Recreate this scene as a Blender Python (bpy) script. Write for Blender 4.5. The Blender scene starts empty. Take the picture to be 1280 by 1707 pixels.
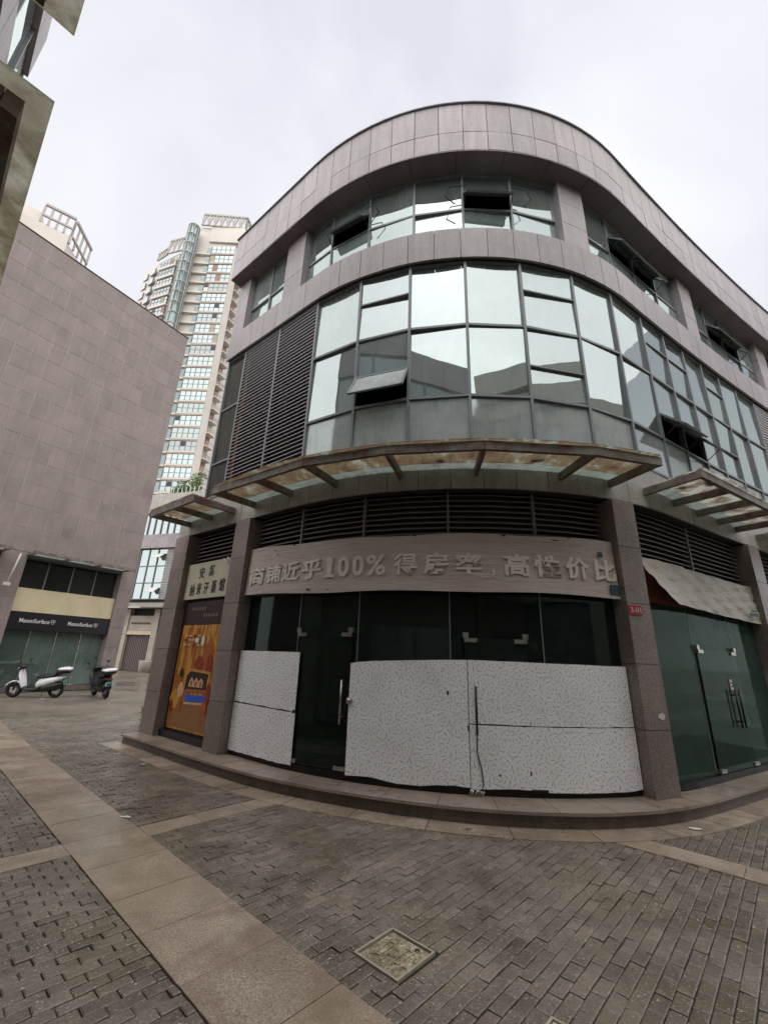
import bpy, math, random
import numpy as np
from mathutils import Matrix, Vector
random.seed(7)
scene = bpy.context.scene
COL = scene.collection
PI = math.pi

# ------------------------------------------------------------------ camera
CZ = 1.75
cam_d = bpy.data.cameras.new('camera'); cam = bpy.data.objects.new('camera', cam_d); COL.objects.link(cam)
FPX, PW, PH = 709.82, 1280.0, 1707.0
cam_d.sensor_fit = 'VERTICAL'; cam_d.sensor_height = 36.0; cam_d.sensor_width = 36.0 * PW / PH
cam_d.lens = FPX / PH * 36.0
cam_d.clip_start = 0.05; cam_d.clip_end = 4000
_u = Vector((72.0, 2063.5, -FPX)).normalized()            # world up seen in camera axes
_f = Vector((0, 0, -1)); _y = (_f - _u * _f.dot(_u)).normalized(); _x = _y.cross(_u)
R_CAM = Matrix((_x, _y, _u))                              # camera axes -> world
cam.matrix_world = Matrix.Translation((0, 0, CZ)) @ R_CAM.to_4x4()
scene.camera = cam

# ------------------------------------------------------------------ world, sun, exposure
world = bpy.data.worlds.new('World'); scene.world = world; world.use_nodes = True
wn = world.node_tree; wn.nodes.clear()
SUN_EL, SUN_AZ = math.radians(58), math.radians(190)
sky = wn.nodes.new('ShaderNodeTexSky'); sky.sky_type = 'NISHITA'; sky.sun_disc = False
sky.sun_elevation = SUN_EL; sky.sun_rotation = SUN_AZ; sky.air_density = 1.0; sky.dust_density = 4.0; sky.ozone_density = 1.0
hs = wn.nodes.new('ShaderNodeHueSaturation'); hs.inputs['Saturation'].default_value = 0.15
mixw = wn.nodes.new('ShaderNodeMixRGB'); mixw.inputs[0].default_value = 0.80
tc = wn.nodes.new('ShaderNodeTexCoord'); nz = wn.nodes.new('ShaderNodeTexNoise')
nz.inputs['Scale'].default_value = 1.7; nz.inputs['Detail'].default_value = 5; nz.inputs['Distortion'].default_value = 0.4
rampw = wn.nodes.new('ShaderNodeValToRGB')
rampw.color_ramp.elements[0].position = 0.36; rampw.color_ramp.elements[0].color = (3.25, 3.27, 3.68, 1)
rampw.color_ramp.elements[1].position = 0.64; rampw.color_ramp.elements[1].color = (4.45, 4.45, 4.65, 1)
bg = wn.nodes.new('ShaderNodeBackground'); bg.inputs['Strength'].default_value = 0.10
wo = wn.nodes.new('ShaderNodeOutputWorld')
L = wn.links.new
L(tc.outputs['Generated'], nz.inputs['Vector']); L(nz.outputs['Fac'], rampw.inputs['Fac'])
L(sky.outputs['Color'], hs.inputs['Color']); L(hs.outputs['Color'], mixw.inputs[1]); L(rampw.outputs['Color'], mixw.inputs[2])
L(mixw.outputs['Color'], bg.inputs['Color']); L(bg.outputs['Background'], wo.inputs['Surface'])
sun_d = bpy.data.lights.new('sun', 'SUN'); sun = bpy.data.objects.new('sun', sun_d); COL.objects.link(sun)
sun_d.energy = 1.5; sun_d.angle = math.radians(140); sun_d.color = (1.0, 0.97, 0.93)
_sd = Vector((math.sin(SUN_AZ) * math.cos(SUN_EL), math.cos(SUN_AZ) * math.cos(SUN_EL), math.sin(SUN_EL)))
sun.rotation_euler = _sd.to_track_quat('Z', 'Y').to_euler(); sun.location = (0, 0, 60)
vs = scene.view_settings; vs.view_transform = 'Standard'; vs.look = 'None'; vs.gamma = 1.0; vs.exposure = 1.3; vs.use_curve_mapping = False

# ------------------------------------------------------------------ helpers
def lin(r, g, b):
    f = lambda v: (v / 255.0 / 12.92) if v / 255.0 <= 0.04045 else ((v / 255.0 + 0.055) / 1.055) ** 2.4
    return (f(r), f(g), f(b), 1.0)
def tag(o, label, cat, group=None):
    o['label'] = label; o['category'] = cat
    if group: o['group'] = group
    return o
def thing(name, label, cat, loc=(0, 0, 0), rotz=0.0, group=None):
    o = bpy.data.objects.new(name, None); COL.objects.link(o); o.location = loc; o.rotation_euler = (0, 0, rotz)
    o.empty_display_size = 0.3
    return tag(o, label, cat, group)
def link(name, mesh, parent=None, loc=(0, 0, 0), rotz=0.0):
    o = bpy.data.objects.new(name, mesh); COL.objects.link(o); o.parent = parent; o.location = loc; o.rotation_euler = (0, 0, rotz)
    return o
class MB:
    """collects faces; build() links them as one mesh object"""
    def __init__(s): s.v = []; s.f = []; s.sm = []; s.tint = None
    def quad(s, *p):
        n = len(s.v); s.v += [tuple(q) for q in p]; s.f.append(tuple(range(n, n + len(p)))); s.sm.append(False)
    def hexa(s, p):                      # 8 points: bottom ring 0-3, top ring 4-7
        n = len(s.v); s.v += [tuple(q) for q in p]
        for f in ((3, 2, 1, 0), (4, 5, 6, 7), (0, 1, 5, 4), (1, 2, 6, 5), (2, 3, 7, 6), (3, 0, 4, 7)):
            s.f.append(tuple(n + i for i in f)); s.sm.append(False)
        return s
    def box(s, x0, x1, y0, y1, z0, z1):
        return s.hexa([(x0, y0, z0), (x1, y0, z0), (x1, y1, z0), (x0, y1, z0), (x0, y0, z1), (x1, y0, z1), (x1, y1, z1), (x0, y1, z1)])
    def bar(s, a, b, w, h=None, up=(0, 0, 1)):
        a = Vector(a); b = Vector(b); h = h or w; d = (b - a).normalized(); up = Vector(up)
        if abs(d.dot(up)) > 0.98: up = Vector((1, 0, 0))
        r = d.cross(up).normalized() * w / 2; t = r.cross(d).normalized() * h / 2
        return s.hexa([a - r - t, a + r - t, b + r - t, b - r - t, a - r + t, a + r + t, b + r + t, b - r + t])
    def tube(s, pts, rad, n=8, cap=True):
        pts = [Vector(p) for p in pts]; rad = rad if isinstance(rad, (list, tuple)) else [rad] * len(pts); base = len(s.v)
        for i, p in enumerate(pts):
            d = (pts[min(i + 1, len(pts) - 1)] - pts[max(i - 1, 0)]).normalized()
            up = Vector((0, 0, 1)) if abs(d.z) < 0.95 else Vector((1, 0, 0))
            a = d.cross(up).normalized(); b = a.cross(d)
            for k in range(n):
                t = 2 * PI * k / n; s.v.append(tuple(p + (a * math.cos(t) + b * math.sin(t)) * rad[i]))
        for i in range(len(pts) - 1):
            for k in range(n):
                k2 = (k + 1) % n
                s.f.append((base + i * n + k, base + i * n + k2, base + (i + 1) * n + k2, base + (i + 1) * n + k)); s.sm.append(True)
        if cap:
            s.f.append(tuple(base + k for k in range(n))[::-1]); s.sm.append(False)
            m = base + (len(pts) - 1) * n; s.f.append(tuple(m + k for k in range(n))); s.sm.append(False)
        return s
    def loft(s, rings, cap=True):        # rings: lists of points of equal length
        base = len(s.v); n = len(rings[0])
        for r in rings: s.v += [tuple(p) for p in r]
        for i in range(len(rings) - 1):
            for k in range(n):
                k2 = (k + 1) % n
                s.f.append((base + i * n + k, base + i * n + k2, base + (i + 1) * n + k2, base + (i + 1) * n + k)); s.sm.append(True)
        if cap:
            s.f.append(tuple(base + k for k in range(n))[::-1]); s.sm.append(True)
            m = base + (len(rings) - 1) * n; s.f.append(tuple(m + k for k in range(n))); s.sm.append(True)
        return s
    def torus(s, c, R, r, axis='y', n=20, m=8):
        base = len(s.v)
        for i in range(n):
            t = 2 * PI * i / n
            for k in range(m):
                q = 2 * PI * k / m; rr = R + r * math.cos(q); w = r * math.sin(q)
                p = (rr * math.cos(t), w, rr * math.sin(t)) if axis == 'y' else (rr * math.cos(t), rr * math.sin(t), w)
                s.v.append((c[0] + p[0], c[1] + p[1], c[2] + p[2]))
        for i in range(n):
            for k in range(m):
                i2 = (i + 1) % n; k2 = (k + 1) % m
                s.f.append((base + i * m + k, base + i2 * m + k, base + i2 * m + k2, base + i * m + k2)); s.sm.append(True)
        return s
    def mesh(s, name, mat, org=(0, 0, 0)):
        me = bpy.data.meshes.new(name)
        me.from_pydata([(a - org[0], b - org[1], c - org[2]) for a, b, c in s.v], [], s.f)
        me.polygons.foreach_set('use_smooth', s.sm)
        if s.tint is not None:
            at = me.attributes.new('tint', 'FLOAT', 'FACE'); at.data.foreach_set('value', s.tint)
        if mat: me.materials.append(mat)
        me.update(); return me
    def build(s, name, mat, parent=None, org=(0, 0, 0), loc=(0, 0, 0)):
        return link(name, s.mesh(name, mat, org), parent, loc)

# ------------------------------------------------------------------ materials
MAT = {}
class NT:
    def __init__(s, name):
        s.m = bpy.data.materials.new(name); s.m.use_nodes = True; s.t = s.m.node_tree; s.t.nodes.clear(); MAT[name] = s.m
        s.out = s.n('ShaderNodeOutputMaterial')
    def n(s, t, **kw):
        x = s.t.nodes.new(t)
        for k, v in kw.items():
            if hasattr(x, k) and k not in x.inputs: setattr(x, k, v)
            else: x.inputs[k].default_value = v
        return x
    def l(s, a, b): s.t.links.new(a, b)
    def obj(s, scale=(1, 1, 1), rot=(0, 0, 0)):
        t = s.n('ShaderNodeTexCoord'); g = s.n('ShaderNodeMapping'); g.inputs['Scale'].default_value = scale; g.inputs['Rotation'].default_value = rot
        geo = s.n('ShaderNodeNewGeometry'); s.l(geo.outputs['Position'], g.inputs['Vector']); return g.outputs['Vector']
    def noise(s, vec, scale, detail=4, rough=0.55, dist=0.0):
        x = s.n('ShaderNodeTexNoise'); x.inputs['Scale'].default_value = scale; x.inputs['Detail'].default_value = detail
        x.inputs['Roughness'].default_value = rough; x.inputs['Distortion'].default_value = dist
        if vec: s.l(vec, x.inputs['Vector'])
        return x.outputs['Fac']
    def ramp(s, fac, stops, interp='LINEAR'):
        r = s.n('ShaderNodeValToRGB'); e = r.color_ramp.elements; r.color_ramp.interpolation = interp
        while len(e) < len(stops): e.new(0.5)
        for q, (p, c) in zip(e, stops): q.position = p; q.color = c if len(c) == 4 else (*c, 1)
        s.l(fac, r.inputs['Fac']); return r.outputs['Color']
    def mix(s, f, a, b, mode='MIX'):
        x = s.n('ShaderNodeMixRGB', blend_type=mode)
        for i, q in ((0, f), (1, a), (2, b)):
            if hasattr(q, 'is_linked'): s.l(q, x.inputs[i])
            else: x.inputs[i].default_value = q
        return x.outputs['Color']
    def math(s, op, a, b=0.0):
        x = s.n('ShaderNodeMath', operation=op)
        for i, q in ((0, a), (1, b)):
            if hasattr(q, 'is_linked'): s.l(q, x.inputs[i])
            else: x.inputs[i].default_value = q
        return x.outputs[0]
    def rand(s):
        return s.n('ShaderNodeObjectInfo').outputs['Random']
    def bump(s, h, strength=0.3, dist=0.01):
        b = s.n('ShaderNodeBump'); b.inputs['Strength'].default_value = strength; b.inputs['Distance'].default_value = dist
        s.l(h, b.inputs['Height']); return b.outputs['Normal']
    def pbr(s, col, rough=0.6, metal=0.0, normal=None, spec=0.5):
        p = s.n('ShaderNodeBsdfPrincipled')
        for k, q in (('Base Color', col), ('Roughness', rough), ('Metallic', metal)):
            if hasattr(q, 'is_linked'): s.l(q, p.inputs[k])
            else: p.inputs[k].default_value = q
        p.inputs['Specular IOR Level'].default_value = spec
        if normal: s.l(normal, p.inputs['Normal'])
        s.l(p.outputs[0], s.out.inputs['Surface']); return p
def g1(v): return (v, v, v, 1)

def mat_granite(name, base, dark, light, rough=0.5, stain=0.35, streak=0.3, var=0.18, blotch=None):
    t = NT(name); v = t.obj()
    sp = t.noise(v, 75, 4, 0.8)
    c = t.ramp(sp, [(0.36, dark), (0.5, base), (0.64, light)])
    c = t.mix(1.0, c, t.ramp(t.rand(), [(0, g1(1 - var)), (1, g1(1 + var * 0.6))]), 'MULTIPLY')
    big = t.noise(v, 0.9, 6, 0.65)
    c = t.mix(1.0, c, t.ramp(big, [(0.3, g1(1 - stain)), (0.62, g1(1.06))]), 'MULTIPLY')
    vs_ = t.obj((5, 5, 0.5)); st = t.noise(vs_, 1.6, 6, 0.75)
    c = t.mix(1.0, c, t.ramp(st, [(0.36, g1(1 - streak)), (0.58, g1(1.0))]), 'MULTIPLY')
    if blotch:
        b1 = t.noise(v, 2.3, 6, 0.68, 0.5); b2 = t.noise(v, 0.6, 4, 0.6)
        c = t.mix(t.ramp(b1, [(0.44, g1(0)), (0.66, g1(0.75))]), c, blotch[0]); c = t.mix(t.ramp(b2, [(0.50, g1(0)), (0.62, g1(0.6))]), c, blotch[1])
    t.pbr(c, t.ramp(big, [(0.3, g1(rough - 0.12)), (0.7, g1(rough + 0.1))]), 0, t.bump(sp, 0.12, 0.002)); return t.m
def mat_metal(name, col, rough=0.45, metal=0.6, wear=0.25):
    t = NT(name); v = t.obj(); n = t.noise(v, 9, 6, 0.65)
    c = t.mix(1.0, col, t.ramp(n, [(0.3, g1(1 - wear)), (0.7, g1(1.1))]), 'MULTIPLY'); t.pbr(c, t.ramp(n, [(0.3, g1(rough - 0.1)), (0.7, g1(rough + 0.15))]), metal); return t.m
def mat_plain(name, col, rough=0.6, var=0.15, scale=6, metal=0.0):
    t = NT(name); v = t.obj(); n = t.noise(v, scale, 5, 0.6)
    t.pbr(t.mix(1.0, col, t.ramp(n, [(0.3, g1(1 - var)), (0.7, g1(1 + var * 0.5))]), 'MULTIPLY'), rough, metal); return t.m
def mat_glass(name, refl, tint, tcol, rough=0.015, dirt=0.0, dcol=(0.5, 0.52, 0.5, 1), wob=0.15):
    """pane: a coated reflection over a tinted see-through sheet, with an optional film of dirt"""
    t = NT(name); v = t.obj()
    fr = t.n('ShaderNodeFresnel'); fr.inputs['IOR'].default_value = 1.5
    fac = t.math('MINIMUM', t.math('ADD', t.math('MULTIPLY', fr.outputs[0], 1.0 - refl), refl), 1.0)
    gl = t.n('ShaderNodeBsdfGlossy'); gl.inputs['Color'].default_value = tint; gl.inputs['Roughness'].default_value = rough
    nrm = t.bump(t.noise(v, 0.8, 2, 0.4), wob, 0.02); t.l(nrm, gl.inputs['Normal'])
    tr = t.n('ShaderNodeBsdfTransparent'); tr.inputs['Color'].default_value = tcol
    mx = t.n('ShaderNodeMixShader'); t.l(fac, mx.inputs[0]); t.l(tr.outputs[0], mx.inputs[1]); t.l(gl.outputs[0], mx.inputs[2])
    last = mx
    if dirt > 0:
        df = t.n('ShaderNodeBsdfDiffuse'); df.inputs['Color'].default_value = dcol
        st = t.noise(t.obj((9, 9, 1.2)), 2.0, 6, 0.7); big = t.noise(v, 1.4, 5, 0.65)
        f = t.math('MULTIPLY', t.ramp(t.math('ADD', t.math('MULTIPLY', st, 0.35), t.math('MULTIPLY', big, 0.65)), [(0.32, g1(0.45)), (0.62, g1(1.0))]), dirt)
        f = t.math('MULTIPLY', f, t.math('ADD', t.math('MULTIPLY', t.rand(), 0.7), 0.6))
        m2 = t.n('ShaderNodeMixShader'); t.l(f, m2.inputs[0]); t.l(mx.outputs[0], m2.inputs[1]); t.l(df.outputs[0], m2.inputs[2]); last = m2
    t.l(last.outputs[0], t.out.inputs['Surface']); return t.m

mat_granite('cladding', lin(166, 156, 158), lin(136, 126, 128), lin(192, 184, 184), 0.5, 0.30, 0.20, 0.13)
mat_granite('pillar_granite', lin(140, 127, 121), lin(98, 86, 82), lin(182, 168, 160), 0.36, 0.30, 0.10, 0.14)
mat_granite('wall_granite', lin(140, 127, 122), lin(118, 105, 101), lin(160, 148, 142), 0.6, 0.24, 0.16, 0.06)
mat_granite('fascia_granite', lin(170, 165, 156), lin(134, 128, 120), lin(194, 190, 182), 0.5, 0.30, 0.16, 0.12)
mat_granite('band_granite', lin(176, 160, 142), lin(126, 108, 94), lin(212, 198, 182), 0.30, 0.40, 0.0, 0.12, (lin(128, 106, 92), lin(150, 134, 112)))
mat_granite('step_granite', lin(164, 148, 134), lin(120, 106, 94), lin(200, 186, 170), 0.32, 0.40, 0.0, 0.10, (lin(128, 108, 96), lin(132, 122, 106)))
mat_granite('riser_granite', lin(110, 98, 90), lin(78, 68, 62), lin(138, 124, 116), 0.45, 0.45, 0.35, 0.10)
mat_granite('pale_stone', lin(204, 200, 190), lin(180, 176, 166), lin(220, 216, 208), 0.6, 0.15, 0.12, 0.06)
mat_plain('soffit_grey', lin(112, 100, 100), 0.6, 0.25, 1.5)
mat_plain('core_dark', lin(70, 62, 62), 0.8, 0.2)
mat_plain('grout_pale', lin(190, 176, 168), 0.8, 0.25, 2)
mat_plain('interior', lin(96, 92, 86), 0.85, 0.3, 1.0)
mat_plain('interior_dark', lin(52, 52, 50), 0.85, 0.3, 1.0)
mat_metal('frame_grey', lin(126, 129, 132), 0.45, 0.15)
mat_metal('louvre_grey', lin(188, 184, 186), 0.45, 0.1, 0.2)
mat_metal('louvre_brown', lin(132, 118, 116), 0.5, 0.1, 0.3)
mat_metal('louvre_pale', lin(176, 176, 174), 0.5, 0.2, 0.15)
mat_metal('black_metal', lin(34, 33, 34), 0.4, 0.4)
mat_metal('steel', lin(186, 182, 176), 0.28, 0.9, 0.1)
mat_glass('glass_upper', 0.58, (0.52, 0.59, 0.575, 1), (0.6, 0.7, 0.65, 1), 0.012, 0.26, (0.52, 0.58, 0.55, 1), 0.22)
mat_glass('glass_spandrel', 0.34, (0.66, 0.74, 0.73, 1), (0.5, 0.56, 0.55, 1), 0.05, 0.80, (0.50, 0.54, 0.53, 1), 0.15)
mat_glass('glass_top', 0.55, (0.52, 0.59, 0.575, 1), (0.5, 0.6, 0.56, 1), 0.012, 0.34, (0.48, 0.55, 0.52, 1), 0.2)
mat_glass('glass_shop', 0.0, (0.6, 0.72, 0.66, 1), (0.34, 0.42, 0.38, 1), 0.03, 0.14, (0.12, 0.15, 0.135, 1), 0.08)
mat_glass('glass_green', 0.0, (0.50, 0.64, 0.57, 1), (0.30, 0.44, 0.37, 1), 0.05, 0.55, (0.10, 0.155, 0.125, 1), 0.08)
mat_glass('glass_far', 0.60, (0.56, 0.64, 0.63, 1), (0.3, 0.4, 0.4, 1), 0.05, 0.10, (0.5, 0.55, 0.53, 1), 0.05)
mat_glass('glass_teal', 0.30, (0.55, 0.70, 0.70, 1), (0.25, 0.35, 0.36, 1), 0.1, 0.5, (0.25, 0.31, 0.31, 1), 0.05)
mat_glass('glass_store', 0.10, (0.7, 0.88, 0.82, 1), (0.30, 0.42, 0.38, 1), 0.03, 0.5, (0.22, 0.29, 0.26, 1), 0.08)
mat_glass('glass_clear', 0.12, (0.6, 0.68, 0.66, 1), (0.92, 0.93, 0.90, 1), 0.012, 0.10, (0.4, 0.36, 0.32, 1), 0.08)
mat_glass('glass_dim', 0.04, (0.7, 0.8, 0.76, 1), (0.30, 0.36, 0.33, 1), 0.03, 0.25, (0.10, 0.11, 0.10, 1), 0.08)

def mat_paver():
    t = NT('paver_stone'); v = t.obj()
    at = t.n('ShaderNodeAttribute'); at.attribute_name = 'tint'
    c = t.ramp(at.outputs['Fac'], [(0, lin(116, 107, 95)), (0.5, lin(128, 118, 105)), (0.85, lin(141, 131, 117)), (1, lin(128, 119, 110))])
    sp = t.noise(v, 90, 4, 0.85)
    c = t.mix(1.0, c, t.ramp(sp, [(0.34, g1(0.45)), (0.52, g1(1.0)), (0.66, g1(1.55))]), 'MULTIPLY')
    dk = t.noise(v, 1.7, 6, 0.7)
    c = t.mix(1.0, c, t.ramp(dk, [(0.34, g1(0.55)), (0.58, g1(1.08))]), 'MULTIPLY')
    big = t.noise(v, 0.75, 5, 0.6)
    c = t.mix(t.ramp(big, [(0.48, g1(0)), (0.7, g1(0.45))]), c, lin(104, 100, 68))            # moss
    chip = t.noise(v, 55, 2, 0.5)
    c = t.mix(t.ramp(chip, [(0.645, g1(0)), (0.69, g1(0.75))]), c, lin(196, 186, 172))        # grit
    wet = t.noise(v, 1.3, 4, 0.6)
    t.pbr(c, t.ramp(wet, [(0.35, g1(0.17)), (0.65, g1(0.36))]), 0, t.bump(sp, 0.5, 0.004)); return t.m
mat_paver()
E1 = Vector((0.68157754, 0.73174589)); E2 = Vector((-0.73174589, 0.68157754))
E1A = math.atan2(E1.y, E1.x)
def mat_ground():
    t = NT('far_paving'); geo = t.n('ShaderNodeNewGeometry'); mp = t.n('ShaderNodeMapping', vector_type='TEXTURE')
    mp.inputs['Rotation'].default_value = (0, 0, E1A); t.l(geo.outputs['Position'], mp.inputs['Vector'])
    br = t.n('ShaderNodeTexBrick'); br.offset = 0.5
    br.inputs['Scale'].default_value = 1.0; br.inputs['Brick Width'].default_value = 0.18; br.inputs['Row Height'].default_value = 0.088
    br.inputs['Mortar Size'].default_value = 0.006; br.inputs['Color1'].default_value = lin(136, 126, 112); br.inputs['Color2'].default_value = lin(116, 106, 94)
    br.inputs['Mortar'].default_value = lin(48, 44, 38); t.l(mp.outputs[0], br.inputs['Vector'])
    v = t.obj(); big = t.noise(v, 0.35, 6, 0.62)
    c = t.mix(1.0, br.outputs['Color'], t.ramp(big, [(0.32, g1(0.55)), (0.5, g1(1.0)), (0.7, g1(1.15))]), 'MULTIPLY')
    c = t.mix(t.ramp(t.noise(v, 0.5, 5, 0.6, 0.4), [(0.5, g1(0)), (0.7, g1(0.5))]), c, lin(92, 92, 66))
    wet = t.noise(t.obj((0.25, 0.6, 1), (0, 0, 0.6)), 0.55, 4, 0.55)
    t.pbr(c, t.ramp(wet, [(0.36, g1(0.10)), (0.48, g1(0.38)), (0.7, g1(0.6))]), 0, t.bump(br.outputs['Fac'], 0.15, 0.004)); return t.m
mat_ground()
mat_plain('joint_soil', lin(46, 42, 34), 0.85, 0.3, 20)
def mat_pattern():
    t = NT('rose_board'); v = t.obj()
    at = t.n('ShaderNodeAttribute'); at.attribute_name = 'sheet'; w = at.outputs['Vector']
    cn = t.n('ShaderNodeTexNoise'); cn.inputs['Scale'].default_value = 14; t.l(w, cn.inputs['Vector'])
    off = t.n('ShaderNodeVectorMath', operation='SCALE'); t.l(cn.outputs['Color'], off.inputs[0]); off.inputs['Scale'].default_value = 0.035
    ad = t.n('ShaderNodeVectorMath', operation='ADD'); t.l(w, ad.inputs[0]); t.l(off.outputs[0], ad.inputs[1])
    vo = t.n('ShaderNodeTexVoronoi', feature='F1', voronoi_dimensions='2D'); vo.inputs['Scale'].default_value = 6.2; vo.inputs['Randomness'].default_value = 0.75; t.l(ad.outputs[0], vo.inputs['Vector'])
    sb = t.n('ShaderNodeVectorMath', operation='SUBTRACT'); t.l(ad.outputs[0], sb.inputs[0])
    t.l(vo.outputs['Position'], sb.inputs[1])
    xyz = t.n('ShaderNodeSeparateXYZ'); t.l(sb.outputs[0], xyz.inputs[0])
    ang = t.math('ARCTAN2', xyz.outputs['Y'], xyz.outputs['X'])
    pet = t.math('SINE', t.math('ADD', t.math('MULTIPLY', ang, 3.0), t.math('MULTIPLY', vo.outputs['Distance'], 16.0)))
    ring = t.math('SINE', t.math('ADD', t.math('ADD', t.math('MULTIPLY', vo.outputs['Distance'], 34.0), t.math('MULTIPLY', pet, 1.3)), ang))
    f = t.math('MULTIPLY', t.ramp(ring, [(0.45, g1(0)), (0.75, g1(1))]), t.ramp(pet, [(0.2, g1(0.25)), (0.6, g1(1))]))
    c = t.mix(f, lin(254, 253, 254), lin(172, 170, 174))
    c = t.mix(1.0, c, t.ramp(t.noise(v, 1.6, 6, 0.6), [(0.3, (0.86, 0.85, 0.84, 1)), (0.55, g1(1.0))]), 'MULTIPLY')
    t.pbr(c, 0.45); return t.m
mat_pattern()
def mat_banner(name, base, stain):
    t = NT(name); v = t.obj(); w = t.noise(t.obj((1.2, 1.2, 9), (0, 0.1, 0)), 2.2, 5, 0.6, 0.6); big = t.noise(v, 1.2, 5, 0.6)
    c = t.mix(t.ramp(big, [(0.4, g1(0)), (0.65, g1(0.8))]), base, stain)
    c = t.mix(1.0, c, t.ramp(w, [(0.3, g1(0.92)), (0.6, g1(1.03))]), 'MULTIPLY')
    t.pbr(c, 0.42, 0, t.bump(w, 0.5, 0.03)); return t.m
mat_banner('banner_cloth', lin(202, 190, 178), lin(192, 174, 164))
mat_banner('banner_pale', lin(192, 184, 168), lin(172, 160, 142))
mat_plain('letter_cloth', lin(236, 226, 212), 0.42, 0.1)
mat_plain('rust_board', lin(132, 72, 52), 0.7, 0.3, 3)
mat_plain('stain_teal', lin(52, 86, 92), 0.6, 0.4, 20)
mat_plain('sign_cream', lin(196, 192, 166), 0.45, 0.12, 3)
mat_plain('sign_green_text', lin(44, 58, 40), 0.5, 0.1)
mat_plain('sign_black', lin(26, 22, 28), 0.35, 0.2, 4)
mat_plain('maroon_board', lin(52, 30, 30), 0.4, 0.2, 4)
mat_plain('white_text', lin(206, 204, 202), 0.5, 0.05)
mat_plain('tan_text', lin(150, 128, 110), 0.5, 0.05)
mat_plain('cream_board', lin(206, 192, 158), 0.6, 0.14, 1.5)
mat_plain('red_plate', lin(168, 40, 34), 0.4, 0.1)
mat_plain('scooter_white', lin(222, 222, 224), 0.22, 0.05)
mat_plain('scooter_black', lin(26, 26, 28), 0.35, 0.1)
mat_plain('tyre_rubber', lin(24, 24, 24), 0.8, 0.1)
mat_plain('plate_teal', lin(70, 168, 160), 0.4, 0.05)
mat_plain('paper_white', lin(214, 210, 204), 0.6, 0.1, 30)
mat_plain('bag_white', lin(178, 184, 180), 0.4, 0.2, 10)
mat_plain('tower_tan', lin(206, 200, 191), 0.75, 0.12, 0.15)
mat_plain('tower_pink', lin(210, 200, 194), 0.75, 0.12, 0.15)
mat_plain('tower_brown', lin(150, 120, 104), 0.7, 0.12, 0.3)
mat_plain('tower_grey', lin(176, 170, 164), 0.7, 0.12, 0.3)
mat_plain('shop_grey_stone', lin(176, 166, 152), 0.65, 0.2, 1.2)
mat_plain('curtain_brown', lin(214, 160, 112), 0.8, 0.3, 1.5)
mat_plain('curtain_pale', lin(170, 160, 140), 0.8, 0.25, 1.5)
mat_plain('pipe_white', lin(200, 196, 188), 0.5, 0.1)
mat_plain('bark', lin(84, 70, 58), 0.9, 0.2, 10)
mat_plain('blue_sheet', lin(52, 92, 140), 0.5, 0.2)
def mat_canopy(name, stops, trans):
    t = NT(name); v = t.obj(); n1 = t.noise(v, 3.2, 7, 0.7, 0.5)
    n2 = t.noise(t.obj((9, 1.2, 1), (0, 0, 0.3)), 2.0, 5, 0.7)
    f = t.math('ADD', t.math('MULTIPLY', n1, 0.75), t.math('MULTIPLY', n2, 0.25))
    c = t.ramp(f, stops)
    d = t.n('ShaderNodeBsdfDiffuse'); t.l(c, d.inputs['Color']); tl = t.n('ShaderNodeBsdfTranslucent'); gm = t.n('ShaderNodeGamma'); gm.inputs['Gamma'].default_value = 0.5; t.l(c, gm.inputs['Color']); t.l(gm.outputs[0], tl.inputs['Color'])
    m = t.n('ShaderNodeMixShader'); m.inputs[0].default_value = trans; t.l(d.outputs[0], m.inputs[1]); t.l(tl.outputs[0], m.inputs[2])
    tp = t.n('ShaderNodeBsdfTransparent'); m2 = t.n('ShaderNodeMixShader'); m2.inputs[0].default_value = 0.15; t.l(m.outputs[0], m2.inputs[1]); t.l(tp.outputs[0], m2.inputs[2])
    t.l(m2.outputs[0], t.out.inputs['Surface']); return t.m
mat_canopy('canopy_rusty', [(0.34, lin(70, 50, 38)), (0.45, lin(124, 92, 64)), (0.53, lin(138, 120, 84)), (0.62, lin(196, 204, 190))], 0.6)
mat_canopy('canopy_peeling', [(0.38, lin(96, 70, 62)), (0.47, lin(160, 142, 122)), (0.53, lin(206, 208, 192)), (0.7, lin(226, 232, 222))], 0.65)
mat_canopy('canopy_mossy', [(0.38, lin(84, 78, 54)), (0.47, lin(140, 130, 98)), (0.54, lin(176, 172, 146)), (0.64, lin(226, 230, 220))], 0.7)
mat_canopy('canopy_clear', [(0.36, lin(112, 112, 98)), (0.5, lin(150, 164, 154)), (0.7, lin(184, 200, 192))], 0.6)
def mat_beam():
    t = NT('canopy_beam'); v = t.obj(); n = t.noise(v, 5, 6, 0.7)
    c = t.ramp(n, [(0.36, lin(104, 72, 56)), (0.46, lin(112, 98, 88)), (0.6, lin(124, 122, 112)), (0.72, lin(150, 150, 132))])
    t.pbr(c, 0.5, 0.2); return t.m
mat_beam()
def mat_leaf():
    t = NT('leaf'); at = t.n('ShaderNodeAttribute'); at.attribute_name = 'tint'
    c = t.ramp(at.outputs['Fac'], [(0, lin(52, 84, 40)), (0.5, lin(88, 122, 58)), (1, lin(132, 158, 88))])
    t.pbr(c, 0.55); return t.m
mat_leaf()
def mat_cover():
    t = NT('manhole_iron'); v = t.obj(); n = t.noise(v, 60, 5, 0.7); b = t.noise(v, 9, 5, 0.65)
    c = t.mix(t.ramp(b, [(0.4, g1(0)), (0.62, g1(1))]), lin(150, 140, 112), lin(212, 202, 176))
    c = t.mix(1.0, c, t.ramp(n, [(0.38, g1(0.45)), (0.6, g1(1.1))]), 'MULTIPLY'); t.pbr(c, 0.5, 0.2, t.bump(n, 0.5, 0.004)); return t.m
mat_cover()
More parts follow.
